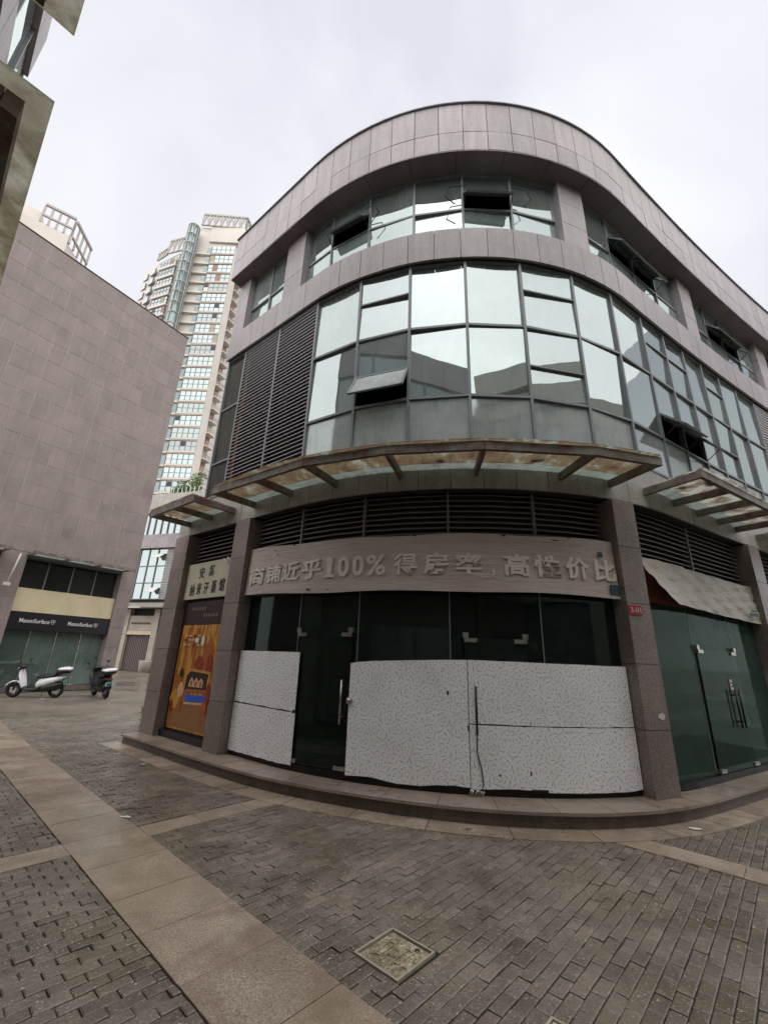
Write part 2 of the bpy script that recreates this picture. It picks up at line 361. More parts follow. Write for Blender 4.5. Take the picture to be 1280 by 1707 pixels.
mat_plain('cover_rim', lin(176, 166, 148), 0.5, 0.2, 20)
def mat_poster():
    t = NT('poster_gold'); v = t.obj((10, 10, 1.6)); n = t.noise(v, 1.0, 4, 0.6, 0.6)
    z = t.n('ShaderNodeSeparateXYZ'); geo = t.n('ShaderNodeNewGeometry'); t.l(geo.outputs['Position'], z.inputs[0])
    c = t.ramp(n, [(0.32, lin(112, 62, 22)), (0.46, lin(168, 108, 36)), (0.6, lin(206, 152, 66)), (0.72, lin(226, 190, 116))])
    t.pbr(c, 0.3); return t.m
mat_poster()
mat_plain('print_dark', lin(48, 26, 18), 0.3, 0.3, 20)
mat_plain('print_orange', lin(170, 92, 34), 0.3, 0.3, 14)
mat_plain('print_red', lin(150, 48, 26), 0.3, 0.3, 14)
mat_plain('print_blue', lin(48, 92, 196), 0.3, 0.2, 20)
mat_plain('print_wood', lin(150, 100, 54), 0.3, 0.2, 8)
mat_plain('print_skin', lin(214, 170, 136), 0.3, 0.2, 20)
mat_plain('print_yellow', lin(196, 146, 56), 0.3, 0.25, 14)

# ------------------------------------------------------------------ plan curve of the corner building
DS = 0.02
_S = np.arange(-16, 30, DS)
_H = np.radians(np.where(_S < -3.95, -39.1, np.where(_S < 3.13, -39.1 + (_S + 3.95) / 7.08 * 71.8, 32.7 - np.clip((_S - 3.13) * 0.454, 0, 9))))
_X = np.cumsum(np.cos(_H)) * DS; _Y = np.cumsum(np.sin(_H)) * DS
_i0 = int(np.argmin(abs(_S))); _X += 1.93 - _X[_i0]; _Y += 6.0 - _Y[_i0]
def P(s, n=0.0, z=0.0):
    a = float(np.interp(s, _S, _H)); return Vector((float(np.interp(s, _S, _X)) + n * math.sin(a), float(np.interp(s, _S, _Y)) - n * math.cos(a), z))
def HD(s): return float(np.interp(s, _S, _H))
def cbox(mb, s0, s1, n0, n1, z0, z1, step=0.5):
    """box that follows the plan curve: s along the front, n outward, z up"""
    k = max(1, int(math.ceil((s1 - s0) / step - 1e-6))); base = len(mb.v)
    for i in range(k + 1):
        s = s0 + (s1 - s0) * i / k
        mb.v += [tuple(P(s, n0, z0)), tuple(P(s, n1, z0)), tuple(P(s, n1, z1)), tuple(P(s, n0, z1))]
    for i in range(k):
        a = base + i * 4; b = a + 4
        for j in range(4):
            j2 = (j + 1) % 4; mb.f.append((a + j, a + j2, b + j2, b + j)); mb.sm.append(False)
    mb.f.append((base + 3, base + 2, base + 1, base)); mb.sm.append(False)
    e = base + k * 4; mb.f.append((e, e + 1, e + 2, e + 3)); mb.sm.append(False)
    return mb
def chordbox(mb, s0, s1, n, th, z0, z1, tilt=0.0, yaw=0.0):
    """flat sheet between two points of the curve (a pane)"""
    a = P(s0, n); b = P(s1, n); d = (b - a).normalized(); o = Vector((d.y, -d.x, 0)) * th
    t = Vector((d.y, -d.x, 0)) * tilt; w = Vector((d.y, -d.x, 0)) * yaw
    q = []
    for z, tt in ((z0, -t), (z1, t)):
        q += [a + tt - w, b + tt + w, b + tt + w - o, a + tt - w - o]
        for i in range(len(q) - 4, len(q)): q[i] = Vector((q[i].x, q[i].y, z))
    return mb.hexa(q)

# ================================================================== THE SETTING: ground and paving
GROUND = MB(); GROUND.quad((-900, -900, -0.03), (900, -900, -0.03), (900, 900, -0.03), (-900, 900, -0.03))
ground = GROUND.build('ground', MAT['far_paving']); ground['kind'] = 'structure'
def UV(u, v, z=0.0): q = E1 * u + E2 * v; return Vector((q.x, q.y, z))
EDGE = [(-7.2, 10.93), (-6.0, 10.13), (-4.93, 9.35), (-4.14, 8.72), (-2.91, 7.69), (-1.5, 6.66), (-0.17, 6.03), (0.94, 5.70), (1.87, 5.60), (2.84, 5.68), (3.95, 6.07), (5.77, 7.15), (8.6, 8.85), (11.5, 10.45), (15.0, 12.2)]
def smooth_line(pts, n):
    """Catmull-Rom through pts, resampled evenly"""
    P_ = [Vector(p) for p in pts]; P_ = [P_[0] * 2 - P_[1]] + P_ + [P_[-1] * 2 - P_[-2]]; out = []
    for i in range(1, len(P_) - 2):
        for k in range(12):
            t = k / 12; a, b, c, d = P_[i - 1:i + 3]
            out.append(0.5 * ((2 * b) + (c - a) * t + (2 * a - 5 * b + 4 * c - d) * t * t + (3 * b - a - 3 * c + d) * t ** 3))
    out.append(P_[-2]); L_ = [0]
    for a, b in zip(out, out[1:]): L_.append(L_[-1] + (b - a).length)
    xs = np.interp(np.linspace(0, L_[-1], n), L_, [p.x for p in out]); ys = np.interp(np.linspace(0, L_[-1], n), L_, [p.y for p in out])
    return [Vector((x, y)) for x, y in zip(xs, ys)]
EL = smooth_line(EDGE, 260)
def edge_off(i, n):
    a = EL[max(i - 1, 0)]; b = EL[min(i + 1, len(EL) - 1)]; d = (b - a).normalized(); return EL[i] + Vector((d.y, -d.x)) * n
def edge_box(mb, i0, i1, n0, n1, z0, z1):
    base = len(mb.v); ks = list(range(i0, i1 + 1, 2))
    if ks[-1] != i1: ks.append(i1)
    for i in ks:
        a = edge_off(i, n0); b = edge_off(i, n1)
        mb.v += [(a.x, a.y, z0), (b.x, b.y, z0), (b.x, b.y, z1), (a.x, a.y, z1)]
    for i in range(len(ks) - 1):
        a = base + i * 4; b = a + 4
        for j in range(4):
            j2 = (j + 1) % 4; mb.f.append((a + j, a + j2, b + j2, b + j)); mb.sm.append(False)
    mb.f.append((base + 3, base + 2, base + 1, base)); mb.sm.append(False); e = base + 4 * (len(ks) - 1); mb.f.append((e, e + 1, e + 2, e + 3)); mb.sm.append(False)
    return mb
EI = [q for q in range(len(EL))]
iS = min(EI, key=lambda i: (EL[i] - Vector((-4.98, 9.40))).length)      # the step starts here
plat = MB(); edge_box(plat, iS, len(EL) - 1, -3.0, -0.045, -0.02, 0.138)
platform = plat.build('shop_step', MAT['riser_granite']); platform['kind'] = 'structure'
i = iS + 0; k = 0
while i < len(EL) - 1:                                                     # nosing slabs and the kerb blocks below them
    j = min(i + 7, len(EL) - 1)
    gap = 0.0
    m = MB(); edge_box(m, i, j, -0.46, 0.0, 0.142, 0.175); 
    o = m.build('step_slab', MAT['step_granite'], platform); o.scale = (1, 1, 1)
    m = MB(); edge_box(m, i, j, -0.92, -0.466, 0.142, 0.174); m.build('step_slab', MAT['step_granite'], platform)
    i = j; k += 1
# thin dark joints between the slabs
for q in range(iS + 7, len(EL) - 1, 7):
    a = edge_off(q, 0.001); b = edge_off(q, -0.92); m = MB(); m.bar((a.x, a.y, 0.1745), (b.x, b.y, 0.1745), 0.006, 0.003); m.build('joint', MAT['joint_soil'], platform)
ring = []
for q in range(iS - 3 if iS >= 3 else 0, len(EL) - 4, 9):
    m = MB(); edge_box(m, q, min(q + 9, len(EL) - 1), -0.05, 0.29, -0.02, 0.007)
    ring.append(m.build('kerb_slab', MAT['band_granite'], ground))
    a = edge_off(q, -0.04); b = edge_off(q, 0.29); m = MB(); m.bar((a.x, a.y, 0.007), (b.x, b.y, 0.007), 0.008, 0.004); m.build('slab_joint', MAT['joint_soil'], ground)
# granite bands: the broad one along v, a cross strip along u, the strip at the right
def slab(u0, u1, v0, v1, zt=0.002):
    g = 0.0025
    m = MB(); a, b, c, d = UV(u0 + g, v0 + g), UV(u1 - g, v0 + g), UV(u1 - g, v1 - g), UV(u0 + g, v1 - g)
    zt += random.uniform(-0.0015, 0.0025); bv = 0.006
    base = len(m.v)
    ctr = (a + b + c + d) / 4
    m.hexa([(p.x, p.y, -0.028) for p in (a, b, c, d)] + [(p.x, p.y, zt) for p in (a, b, c, d)])
    return m.build('paving_slab', MAT['band_granite'], ground)
vv = -3.0
widths = [0.62, 0.55, 0.66, 0.5, 0.6]
k = 0
while vv < 16:
    w = widths[k % 5]; k += 1
    if vv < 5.1 < vv + w: w = 5.10 - vv
    if 5.09 < vv < 5.2: w = 0.32
    if vv >= 5.42 or vv < 5.09: slab(1.55, 2.21, vv, vv + w)
    else: slab(1.55, 2.21, vv, vv + w)
    vv += w
u = 2.21
while u < 3.95: slab(u, u + 0.58, 5.10, 5.42); u += 0.58
u = 1.55
while u > -3: slab(u - 0.6, u, 5.10, 5.42); u -= 0.6
vv = -3.0
while vv < 2.0: slab(5.64, 5.98, vv, vv + 0.62); vv += 0.62
# bedding under the pavers
m = MB(); m.quad(UV(-4, -4, -0.014), UV(14, -4, -0.014), UV(14, 14.9, -0.014), UV(-4, 14.9, -0.014)); bed = m.build('joint_bedding', MAT['joint_soil'], ground)
# pavers: running bond, rows along u
RC = R_CAM.transposed()
def proj(p):
    d = RC @ (Vector(p) - Vector((0, 0, CZ)))
    if d.z > -0.05: return None
    return (PW / 2 + FPX * d.x / -d.z, PH / 2 - FPX * d.y / -d.z)
def poly_inside(x, y):                               # behind the step edge?
    best = min(range(0, len(EL), 3), key=lambda i: (EL[i].x - x) ** 2 + (EL[i].y - y) ** 2)
    a = EL[max(best - 1, 0)]; b = EL[min(best + 1, len(EL) - 1)]; d = b - a
    return (d.y * (x - EL[best].x) - d.x * (y - EL[best].y)) < -0.02 and best > iS - 2
HOLES = [(2.44, 2.82, 2.04, 2.41), (2.50, 2.84, 1.02, 1.32)]
PL, PWD = 0.18, 0.088
bricks = []
for r in range(-34, 169):
    v0 = r * PWD; v1 = v0 + PWD
    if 5.05 < (v0 + v1) / 2 < 5.42 + 0.05 and False: continue
    segs = [(-3.0, 1.549), (2.211, 5.639), (5.981, 12.0)] if v0 < 2.0 else [(-3.0, 1.549), (2.211, 12.0)]
    for (a0, a1) in segs:
        u = a0 - (0.09 if r % 2 else 0.0) - random.uniform(0, 0.02)
        while u < a1:
            b0, b1 = max(u, a0), min(u + PL, a1); u += PL
            if b1 - b0 < 0.03: continue
            cu, cv = (b0 + b1) / 2, (v0 + v1) / 2
            if 5.08 < cv < 5.43 and cu < 4.2: continue
            w0, w1 = v0, v1
            q = UV(cu, cv); p = proj(q)
            if p is None or not (-70 < p[0] < PW + 70 and 1100 < p[1] < PH + 90): continue
            if poly_inside(q.x, q.y): continue
            pieces = [(b0, b1, w0, w1)]
            for (h0, h1, h2, h3) in HOLES:
                out = []
                for (p0, p1, p2, p3) in pieces:
                    if p1 <= h0 or p0 >= h1 or p3 <= h2 or p2 >= h3: out.append((p0, p1, p2, p3)); continue
                    if p0 < h0: out.append((p0, h0, p2, p3))
                    if p1 > h1: out.append((h1, p1, p2, p3))
                    c0, c1 = max(p0, h0), min(p1, h1)
                    if p2 < h2: out.append((c0, c1, p2, h2))
                    if p3 > h3: out.append((c0, c1, h3, p3))
                pieces = out
            for (p0, p1, p2, p3) in pieces:
                if p1 - p0 > 0.018 and p3 - p2 > 0.018: bricks.append((p0, p1, p2, p3, q.length))
bricks.sort(key=lambda b: b[4])
def add_brick(mb, b):
    g = 0.0028; bv = min(0.007, (b[1] - b[0]) * .2, (b[3] - b[2]) * .2); u0, u1, v0, v1 = b[0] + g, b[1] - g, b[2] + g, b[3] - g
    rz = random.gauss(-0.001, 0.0022); ju = random.uniform(-0.0015, 0.0015); tu, tv = random.gauss(0, 0.0013), random.gauss(0, 0.0013)
    n = len(mb.v)
    for (a, c) in ((u0, v0), (u1, v0), (u1, v1), (u0, v1)): mb.v.append(tuple(UV(a + ju, c, -0.022)))
    for (a, c, sa, sc) in ((u0, v0, -1, -1), (u1, v0, 1, -1), (u1, v1, 1, 1), (u0, v1, -1, 1)): mb.v.append(tuple(UV(a + ju, c, rz - 0.005 + sa * tu + sc * tv)))
    for (a, c, sa, sc) in ((u0 + bv, v0 + bv, -1, -1), (u1 - bv, v0 + bv, 1, -1), (u1 - bv, v1 - bv, 1, 1), (u0 + bv, v1 - bv, -1, 1)): mb.v.append(tuple(UV(a + ju, c, rz + sa * tu + sc * tv)))
    fs = [(8, 9, 10, 11)]
    for k in range(4):
        k2 = (k + 1) % 4; fs += [(k, k2, 4 + k2, 4 + k), (4 + k, 4 + k2, 8 + k2, 8 + k)]
    t = min(1.0, max(0.0, random.gauss(0.45, 0.26)))
    for f in fs: mb.f.append(tuple(n + i for i in f)); mb.sm.append(False); mb.tint.append(t)
rest = MB(); rest.tint = []
cnt = 0
for b in bricks:
    pr_ = proj(UV((b[0] + b[1]) / 2, (b[2] + b[3]) / 2))
    if cnt < 300 and pr_ and -20 < pr_[0] < PW + 20 and pr_[1] < PH + 20:
        m = MB(); m.tint = []; add_brick(m, b); m.build('paver', MAT['paver_stone'], ground); cnt += 1
    else: add_brick(rest, b)
ro = rest.build('paver_field', MAT['paver_stone'], ground); ro['kind'] = 'stuff'

# ================================================================== THE CORNER BUILDING
ORG = P(0, -0.3, 0); ORG = Vector((ORG.x, ORG.y, 0))
B = thing('corner_building', 'three storey mauve granite building with a rounded glass corner above boarded shopfront', 'building', ORG)
def part(name, mb, mat, parent=B): return mb.build(name, MAT[mat] if isinstance(mat, str) else mat, parent, ORG if True else None)
SL, SR = -7.2, 17.0
# structure inside
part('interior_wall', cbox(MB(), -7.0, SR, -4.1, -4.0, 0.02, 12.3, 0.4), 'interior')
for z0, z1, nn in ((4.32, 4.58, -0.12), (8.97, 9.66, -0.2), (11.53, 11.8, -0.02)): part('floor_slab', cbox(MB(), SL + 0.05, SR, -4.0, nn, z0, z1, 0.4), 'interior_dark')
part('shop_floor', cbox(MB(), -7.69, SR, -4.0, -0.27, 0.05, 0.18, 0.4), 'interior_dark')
part('end_wall', cbox(MB(), SL - 0.03, SL + 0.05, -4.05, -0.16, 4.6, 12.6), 'cladding')
part('end_wall', cbox(MB(), -7.86, -7.7, -4.05, -0.37, 0.1, 4.6), 'pillar_granite')
part('end_wall', cbox(MB(), SR - 0.1, SR, -4.05, -0.16, 0.1, 12.6), 'cladding')
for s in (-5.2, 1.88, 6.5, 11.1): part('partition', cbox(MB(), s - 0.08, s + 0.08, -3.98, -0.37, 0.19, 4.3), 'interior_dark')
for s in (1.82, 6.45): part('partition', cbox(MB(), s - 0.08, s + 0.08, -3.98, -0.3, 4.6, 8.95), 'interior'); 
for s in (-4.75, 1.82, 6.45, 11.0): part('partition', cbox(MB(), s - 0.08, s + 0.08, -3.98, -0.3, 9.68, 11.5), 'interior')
# parapet
part('parapet_core', cbox(MB(), SL, SR, -0.18, 0.245, 11.53, 12.92, 0.3), 'core_dark')
part('parapet_cap', cbox(MB(), SL - 0.02, SR, -0.22, 0.335, 12.945, 12.975, 0.3), 'frame_grey')
def tiles(name, s0, s1, pitch, n0, n1, z0, z1, mat, gap=0.012, step=0.25):
    k = int(round((s1 - s0) / pitch)); p = (s1 - s0) / k
    for i in range(k):
        dn = random.uniform(-0.003, 0.003)
        part(name, cbox(MB(), s0 + i * p + gap / 2, s0 + (i + 1) * p - gap / 2, n0, n1 + dn, z0, z1, step), mat)
tiles('parapet_tile', SL, SR, 0.47, 0.25, 0.295, 11.50, 12.04, 'cladding', 0.012)
tiles('parapet_tile', SL, SR, 0.47, 0.25, 0.295, 12.055, 12.94, 'cladding', 0.012)
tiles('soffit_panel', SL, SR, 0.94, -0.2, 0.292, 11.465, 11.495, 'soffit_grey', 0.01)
# middle band
part('band_core', cbox(MB(), SL, SR, -0.2, -0.03, 8.97, 9.66, 0.3), 'core_dark')
tiles('band_tile', SL, SR, 0.5, -0.025, 0.02, 8.95, 9.69, 'cladding', 0.010)
part('band_sill', cbox(MB(), SL, SR, -0.25, -0.03, 9.672, 9.70, 0.3), 'fascia_granite')
# band over the ground floor
part('spandrel_core', cbox(MB(), SL, SR, -0.2, -0.08, 4.6, 5.08, 0.3), 'fascia_granite')
part('fascia_core', cbox(MB(), -7.87, SR, -0.35, -0.02, 4.27, 4.585, 0.3), 'core_dark')
tiles('fascia_tile', -7.89, SR, 0.5, -0.015, 0.025, 4.25, 4.60, 'fascia_granite', 0.010)
# ---- ground-floor pillars of stacked granite blocks
JZ = [0.176, 0.97, 1.80, 2.63, 3.48, 4.247]
PILL = [(-7.88, -7.28), (-5.45, -4.98), (1.62, 2.06), (6.22, 6.74), (10.75, 11.45), (15.3, 16.0)]
for (s0, s1) in PILL:
    part('pillar_core', cbox(MB(), s0 + 0.02, s1 - 0.02, -0.36, 0.045, 0.18, 4.24), 'core_dark')
    for z0, z1 in zip(JZ, JZ[1:]):
        part('pillar_block', cbox(MB(), s0, s1, -0.365, 0.07 + random.uniform(-.002, .002), z0, z1 - 0.008, 0.7), 'pillar_granite')
# ---- top-storey pillars
JT = [9.702, 10.28, 10.88, 11.462]
for (s0, s1) in ((-7.18, -6.66), (-5.08, -4.42), (1.5, 2.14), (6.12, 6.78), (10.7, 11.36), (15.3, 16.0)):
    for z0, z1 in zip(JT, JT[1:]):
        part('pillar_block', cbox(MB(), s0, s1, -0.30, 0.0 + random.uniform(-.002, .002), z0, z1 - 0.007, 0.7), 'cladding')
# ---- framing helpers
def mullion(s, n, z0, z1, w=0.055, d=0.09, parent=B, mat='frame_grey'):
    return part('mullion', cbox(MB(), s - w / 2, s + w / 2, n - d / 2, n + d / 2, z0, z1, 0.2), mat, parent)
def transom(s0, s1, n, z, h=0.05, d=0.08, mat='frame_grey', parent=B):
    return part('transom', chordbox(MB(), s0, s1, n + d / 2, d, z - h / 2, z + h / 2), mat, parent)
def pane(s0, s1, n, z0, z1, mat, tl=0.016, parent=B):
    return part('pane', chordbox(MB(), s0 + 0.02, s1 - 0.02, n, 0.012, z0, z1, random.uniform(-tl, tl), random.uniform(-tl, tl)), mat, parent)
def awning(s0, s1, n, zh, h, ang, mat, bracket=True):
    """top-hung sash standing open: frame, pane and stays"""
    a = P(s0 + 0.03, n + 0.03); b = P(s1 - 0.03, n + 0.03); d = (b - a).normalized(); o = Vector((d.y, -d.x, 0))
    dn = (o * math.sin(ang) + Vector((0, 0, -1)) * math.cos(ang)); nr = dn.cross(d)
    A = Vector((a.x, a.y, zh)); Bq = Vector((b.x, b.y, zh)); m = MB()
    for (p, q) in ((A, Bq), (A + dn * h, Bq + dn * h), (A, A + dn * h), (Bq, Bq + dn * h)): m.bar(p, q, 0.04, 0.035, nr)
    fr = part('open_sash', m, 'frame_grey')
    m = MB(); w = nr * 0.006
    m.hexa([A + w, Bq + w, Bq + dn * h + w, A + dn * h + w, A - w, Bq - w, Bq + dn * h - w, A + dn * h - w]); part('sash_pane', m, mat, fr)
    if bracket:
        for p in (A, Bq):
            m = MB(); m.tube([p + Vector((0, 0, -h * 0.95)), p + dn * h * 0.8], 0.009, 6); part('stay_arm', m, 'black_metal', fr)
    return fr
# ---- first floor: curtain wall
M2 = [-7.15, -6.4, -5.05, -3.78, -2.66, -1.62, -0.57, 0.48, 1.59, 2.64, 3.75, 4.70, 5.60, 6.50, 7.43, 8.40, 9.46]
G2 = -0.1
for s in M2: mullion(s, G2, 5.06, 8.95, 0.05)
for i in range(len(M2) - 1):
    a, b = M2[i], M2[i + 1]
    if -6.5 < a < -3.9:                                                   # louvred bays
        lv = part('louvre_panel', cbox(MB(), a + 0.03, b - 0.03, -0.24, -0.2, 5.2, 8.95), 'core_dark')
        z = 5.30
        while z < 8.93:
            m = MB(); q0 = P(a + 0.025, -0.055); q1 = P(b - 0.025, -0.055); r0 = P(a + 0.025, -0.135); r1 = P(b - 0.025, -0.135)
            m.hexa([(q0.x, q0.y, z - 0.03), (q1.x, q1.y, z - 0.03), (r1.x, r1.y, z + 0.022), (r0.x, r0.y, z + 0.022), (q0.x, q0.y, z - 0.018), (q1.x, q1.y, z - 0.018), (r1.x, r1.y, z + 0.034), (r0.x, r0.y, z + 0.034)])
            part('slat', m, 'louvre_grey', lv); z += 0.092
        transom(a + 0.02, b - 0.02, G2, 5.24, 0.06); transom(a + 0.02, b - 0.02, G2, 8.93, 0.04)
        continue
    for z in (5.10, 5.97, 7.45, 8.925): transom(a + 0.02, b - 0.02, G2, z, 0.045 if z < 8.9 else 0.03)
    lo = 'glass_spandrel'; up = 'glass_upper' if a > -7 else 'glass_clear'
    pane(a, b, G2, 5.13, 5.94, lo if a > -7 else up)
    if i == 4:                                                             # the open window over the long sign
        transom(a + 0.02, b - 0.02, G2, 6.62, 0.04); pane(a, b, G2, 6.64, 7.43, up); awning(a, b, G2, 6.6, 0.60, math.radians(30), 'glass_spandrel', False)
        transom(a + 0.02, b - 0.02, G2, 8.30, 0.03); pane(a, b, G2, 7.47, 8.28, up); pane(a, b, G2, 8.32, 8.91, up)
    elif i in (10, 11):
        transom(a + 0.02, b - 0.02, G2, 6.55, 0.04); pane(a, b, G2, 6.57, 7.43, up); awning(a, b, G2, 6.53, 0.56, math.radians(44 if i == 10 else 38), 'glass_spandrel')
        transom(a + 0.02, b - 0.02, G2, 8.30, 0.03); pane(a, b, G2, 7.47, 8.28, up); pane(a, b, G2, 8.32, 8.91, up)
    elif i in (7, 13):
        transom(a + 0.02, b - 0.02, G2, 6.62, 0.03); pane(a, b, G2, 6.0, 6.60, up); pane(a, b, G2, 6.64, 7.43, up)
        transom(a + 0.02, b - 0.02, G2, 8.30, 0.03); pane(a, b, G2, 7.47, 8.28, up); pane(a, b, G2, 8.32, 8.91, up)
    else:
        pane(a, b, G2, 6.0, 7.43, up); pane(a, b, G2, 7.47, 8.91, up)
# curtain behind the end panes of the first floor
for s0, s1, mt, z0 in ((-7.1, -6.45, 'curtain_brown', 5.15), (1.7, 2.55, 'curtain_pale', 5.2)):
    m = MB(); k = 10
    for i in range(k):
        a = P(s0 + (s1 - s0) * i / k, -0.26 - 0.04 * (i % 2)); b = P(s0 + (s1 - s0) * (i + 1) / k, -0.26 - 0.04 * ((i + 1) % 2))
        m.quad((a.x, a.y, z0), (b.x, b.y, z0), (b.x, b.y, 8.85), (a.x, a.y, 8.85))
    o = m.build('curtain', MAT[mt]); tag(o, ('brown curtain hanging behind the end window beside the tall grey louvres' if mt == 'curtain_brown' else 'pale beige curtain behind the first-floor glass above the numbered pillar'), 'curtain')
# louvres at the far right end of the first floor
lv = part('louvre_panel', cbox(MB(), 9.5, 16.9, -0.24, -0.2, 5.1, 8.95, 0.4), 'core_dark')
for k in range(39):
    z = 5.2 + k * 0.096; m = MB(); cbox(m, 9.5, 13.0, -0.14, -0.055, z, z + 0.03, 0.5); part('slat', m, 'louvre_grey', lv)
mullion(11.2, G2, 5.1, 8.95)
mullion(13.05, G2, 5.1, 8.95)
# ---- top storey windows
G3 = -0.17
def topbay(s0, s1, mus, opens):
    ss = [s0] + mus + [s1]
    for s in ss: mullion(s, G3, 9.70, 11.465, 0.045, 0.07)
    for a, b in zip(ss, ss[1:]):
        for z in (9.725, 10.43, 11.45): transom(a + 0.02, b - 0.02, G3, z, 0.04 if z != 10.43 else 0.045, 0.06)
        pane(a, b, G3, 9.75, 10.41, 'glass_top')
        k = ss.index(a)
        if k in opens:
            transom(a + 0.02, b - 0.02, G3, 10.92, 0.04, 0.06); pane(a, b, G3, 10.94, 11.43, 'glass_top')
            awning(a, b, G3, 10.9, 0.46, math.radians(38), 'glass_top')
        else: pane(a, b, G3, 10.45, 11.43, 'glass_top')
topbay(-6.64, -5.10, [-5.85], [])
topbay(-4.40, 1.48, [-3.62, -2.6, -1.58, -0.56, 0.46], [1, 4])
topbay(2.16, 6.10, [3.1, 4.1, 5.1], [1, 2])
topbay(6.80, 10.68, [7.8, 8.75, 9.7], [1, 2])
topbay(11.38, 15.28, [12.4, 13.4, 14.4], [])
# bent hooks hung on the top-storey frame
for s in (-2.5, -0.72, 0.62):
    q = P(s, 0.0); d = Vector((math.cos(HD(s)), math.sin(HD(s)), 0)) * (1 if s != -0.72 else -1); o = Vector((math.sin(HD(s)), -math.cos(HD(s)), 0)); m = MB(); b0 = Vector((q.x, q.y, 10.86)) + o * 0.02
    m.tube([b0 - d * 0.16, b0 + d * 0.10, b0 + d * 0.2 - Vector((0, 0, 0.28)), b0 + d * 0.02 - Vector((0, 0, 0.5))], 0.012, 6); part('hook_bar', m, 'black_metal')
# ---- ground-floor louvres
def low_louvre(s0, s1, mus):
    lv = part('louvre_panel', cbox(MB(), s0, s1, -0.34, -0.30, 3.4, 4.25, 0.4), 'core_dark')
    ss = [s0] + mus + [s1]
    for s in mus: part('mullion', cbox(MB(), s - 0.02, s + 0.02, -0.24, -0.155, 3.4, 4.25), 'louvre_brown', lv)
    for a, b in zip(ss, ss[1:]):
        z = 3.42
        while z < 4.23:
            m = MB(); k = max(1, int((b - a) / 0.5)); 
            for i in range(k):
                x0 = a + 0.022 + (b - a - 0.044) * i / k; x1 = a + 0.022 + (b - a - 0.044) * (i + 1) / k
                q0, q1, r0, r1 = P(x0, -0.17), P(x1, -0.17), P(x0, -0.27), P(x1, -0.27)
                m.hexa([(q0.x, q0.y, z - 0.02), (q1.x, q1.y, z - 0.02), (r1.x, r1.y, z + 0.035), (r0.x, r0.y, z + 0.035), (q0.x, q0.y, z - 0.004), (q1.x, q1.y, z - 0.004), (r1.x, r1.y, z + 0.047), (r0.x, r0.y, z + 0.047)])
            part('slat', m, 'louvre_brown', lv); z += 0.088
low_louvre(-7.27, -5.46, [])
low_louvre(-4.97, 1.61, [-3.70, -2.37, -0.97, 0.38])
low_louvre(2.07, 6.21, [4.1])
low_louvre(6.75, 10.74, [8.8])
# lintel boards behind the signs
for s0, s1 in ((-7.27, -5.46), (-4.97, 1.61), (2.07, 6.21), (6.75, 10.74)):
    part('lintel_board', cbox(MB(), s0, s1, -0.36, -0.16, 2.72, 3.40, 0.4), 'rust_board' if s0 > 2 else 'core_dark')
# ---- shopfront glazing
GS = -0.17
def shop(s_list, mat, z1=2.72):
    for a, b in zip(s_list, s_list[1:]):
        part('pane', chordbox(MB(), a + 0.004, b - 0.004, GS, 0.012, 0.27, z1, random.uniform(-.004, .004)), mat)
    s0, s1 = s_list[0], s_list[-1]
    for s in s_list[1:-1]: part('glass_joint', cbox(MB(), s - 0.008, s + 0.008, GS - 0.02, GS + 0.006, 0.28, z1), 'frame_grey')
    part('sill_frame', cbox(MB(), s0, s1, GS - 0.06, GS + 0.05, 0.177, 0.268, 0.4), 'black_metal')
shop([-4.97, -3.54, -2.38, -0.97, 0.36, 1.61], 'glass_shop')
shop([2.07, 3.50, 5.02, 6.21], 'glass_green')
shop([6.75, 8.2, 9.4, 10.74], 'glass_green')
def door(s0, s1, ztop, mat, hs, hmat):
    """frameless glass door leaf: pane, corner fittings, pull handles"""
    d = part('door', chordbox(MB(), s0, s1, GS + 0.035, 0.012, 0.275, ztop), mat)
    for s, sg in ((s0 + 0.09, 1), (s1 - 0.09, -1)):
        for z, h in ((ztop - 0.03, 0.055), (0.31, 0.05)):
            m = MB(); cbox(m, s - 0.09, s + 0.09, GS + 0.0, GS + 0.058, z - h / 2, z + h / 2); 
            if z > 1: cbox(m, (s0 - 0.02 if sg > 0 else s1 - 0.06), (s0 + 0.06 if sg > 0 else s1 + 0.02), GS + 0.0, GS + 0.058, z + 0.03, z + 0.10)
            part('corner_fitting', m, 'steel', d)
    for s in hs:
        m = MB(); a = P(s, GS + 0.10); m.tube([(a.x, a.y, 0.86), (a.x, a.y, 1.44)], 0.014, 8)
        for z in (0.95, 1.36):
            b = P(s, GS + 0.02); m.tube([(a.x, a.y, z), (b.x, b.y, z)], 0.010, 6)
        part('pull_handle', m, hmat, d)
    return d
door(-3.50, -2.46, 2.10, 'glass_shop', [-2.56], 'steel')
door(-0.77, 0.11, 2.06, 'glass_shop', [-0.64], 'black_metal')
door(3.55, 4.98, 2.06, 'glass_green', [4.50, 4.64], 'black_metal')
m = MB(); a = P(-2.42, GS + 0.10); m.torus((a.x, a.y, 1.17), 0.035, 0.014, 'y', 14, 6); m.tube([(a.x, a.y, 1.14), (a.x, a.y, 1.20)], 0.03, 8); part('door_lock', m, 'steel')
# sticker on the green door
m = MB()
for dz, w in ((1.56, 0.10), (1.50, 0.07), (1.44, 0.10)): chordbox(m, 4.50, 4.50 + w, GS + 0.05, 0.004, dz, dz + 0.045)
tag(m.build('sticker', MAT['paper_white']), 'torn white paper sticker on the green glass door above its handles', 'sticker')
# poster door in the narrow bay
part('door_back', cbox(MB(), -7.27, -5.46, -0.20, -0.125, 0.18, 2.72), 'maroon_board')
part('door_sill', cbox(MB(), -7.27, -5.46, -0.12, -0.04, 0.178, 0.30), 'sign_black')
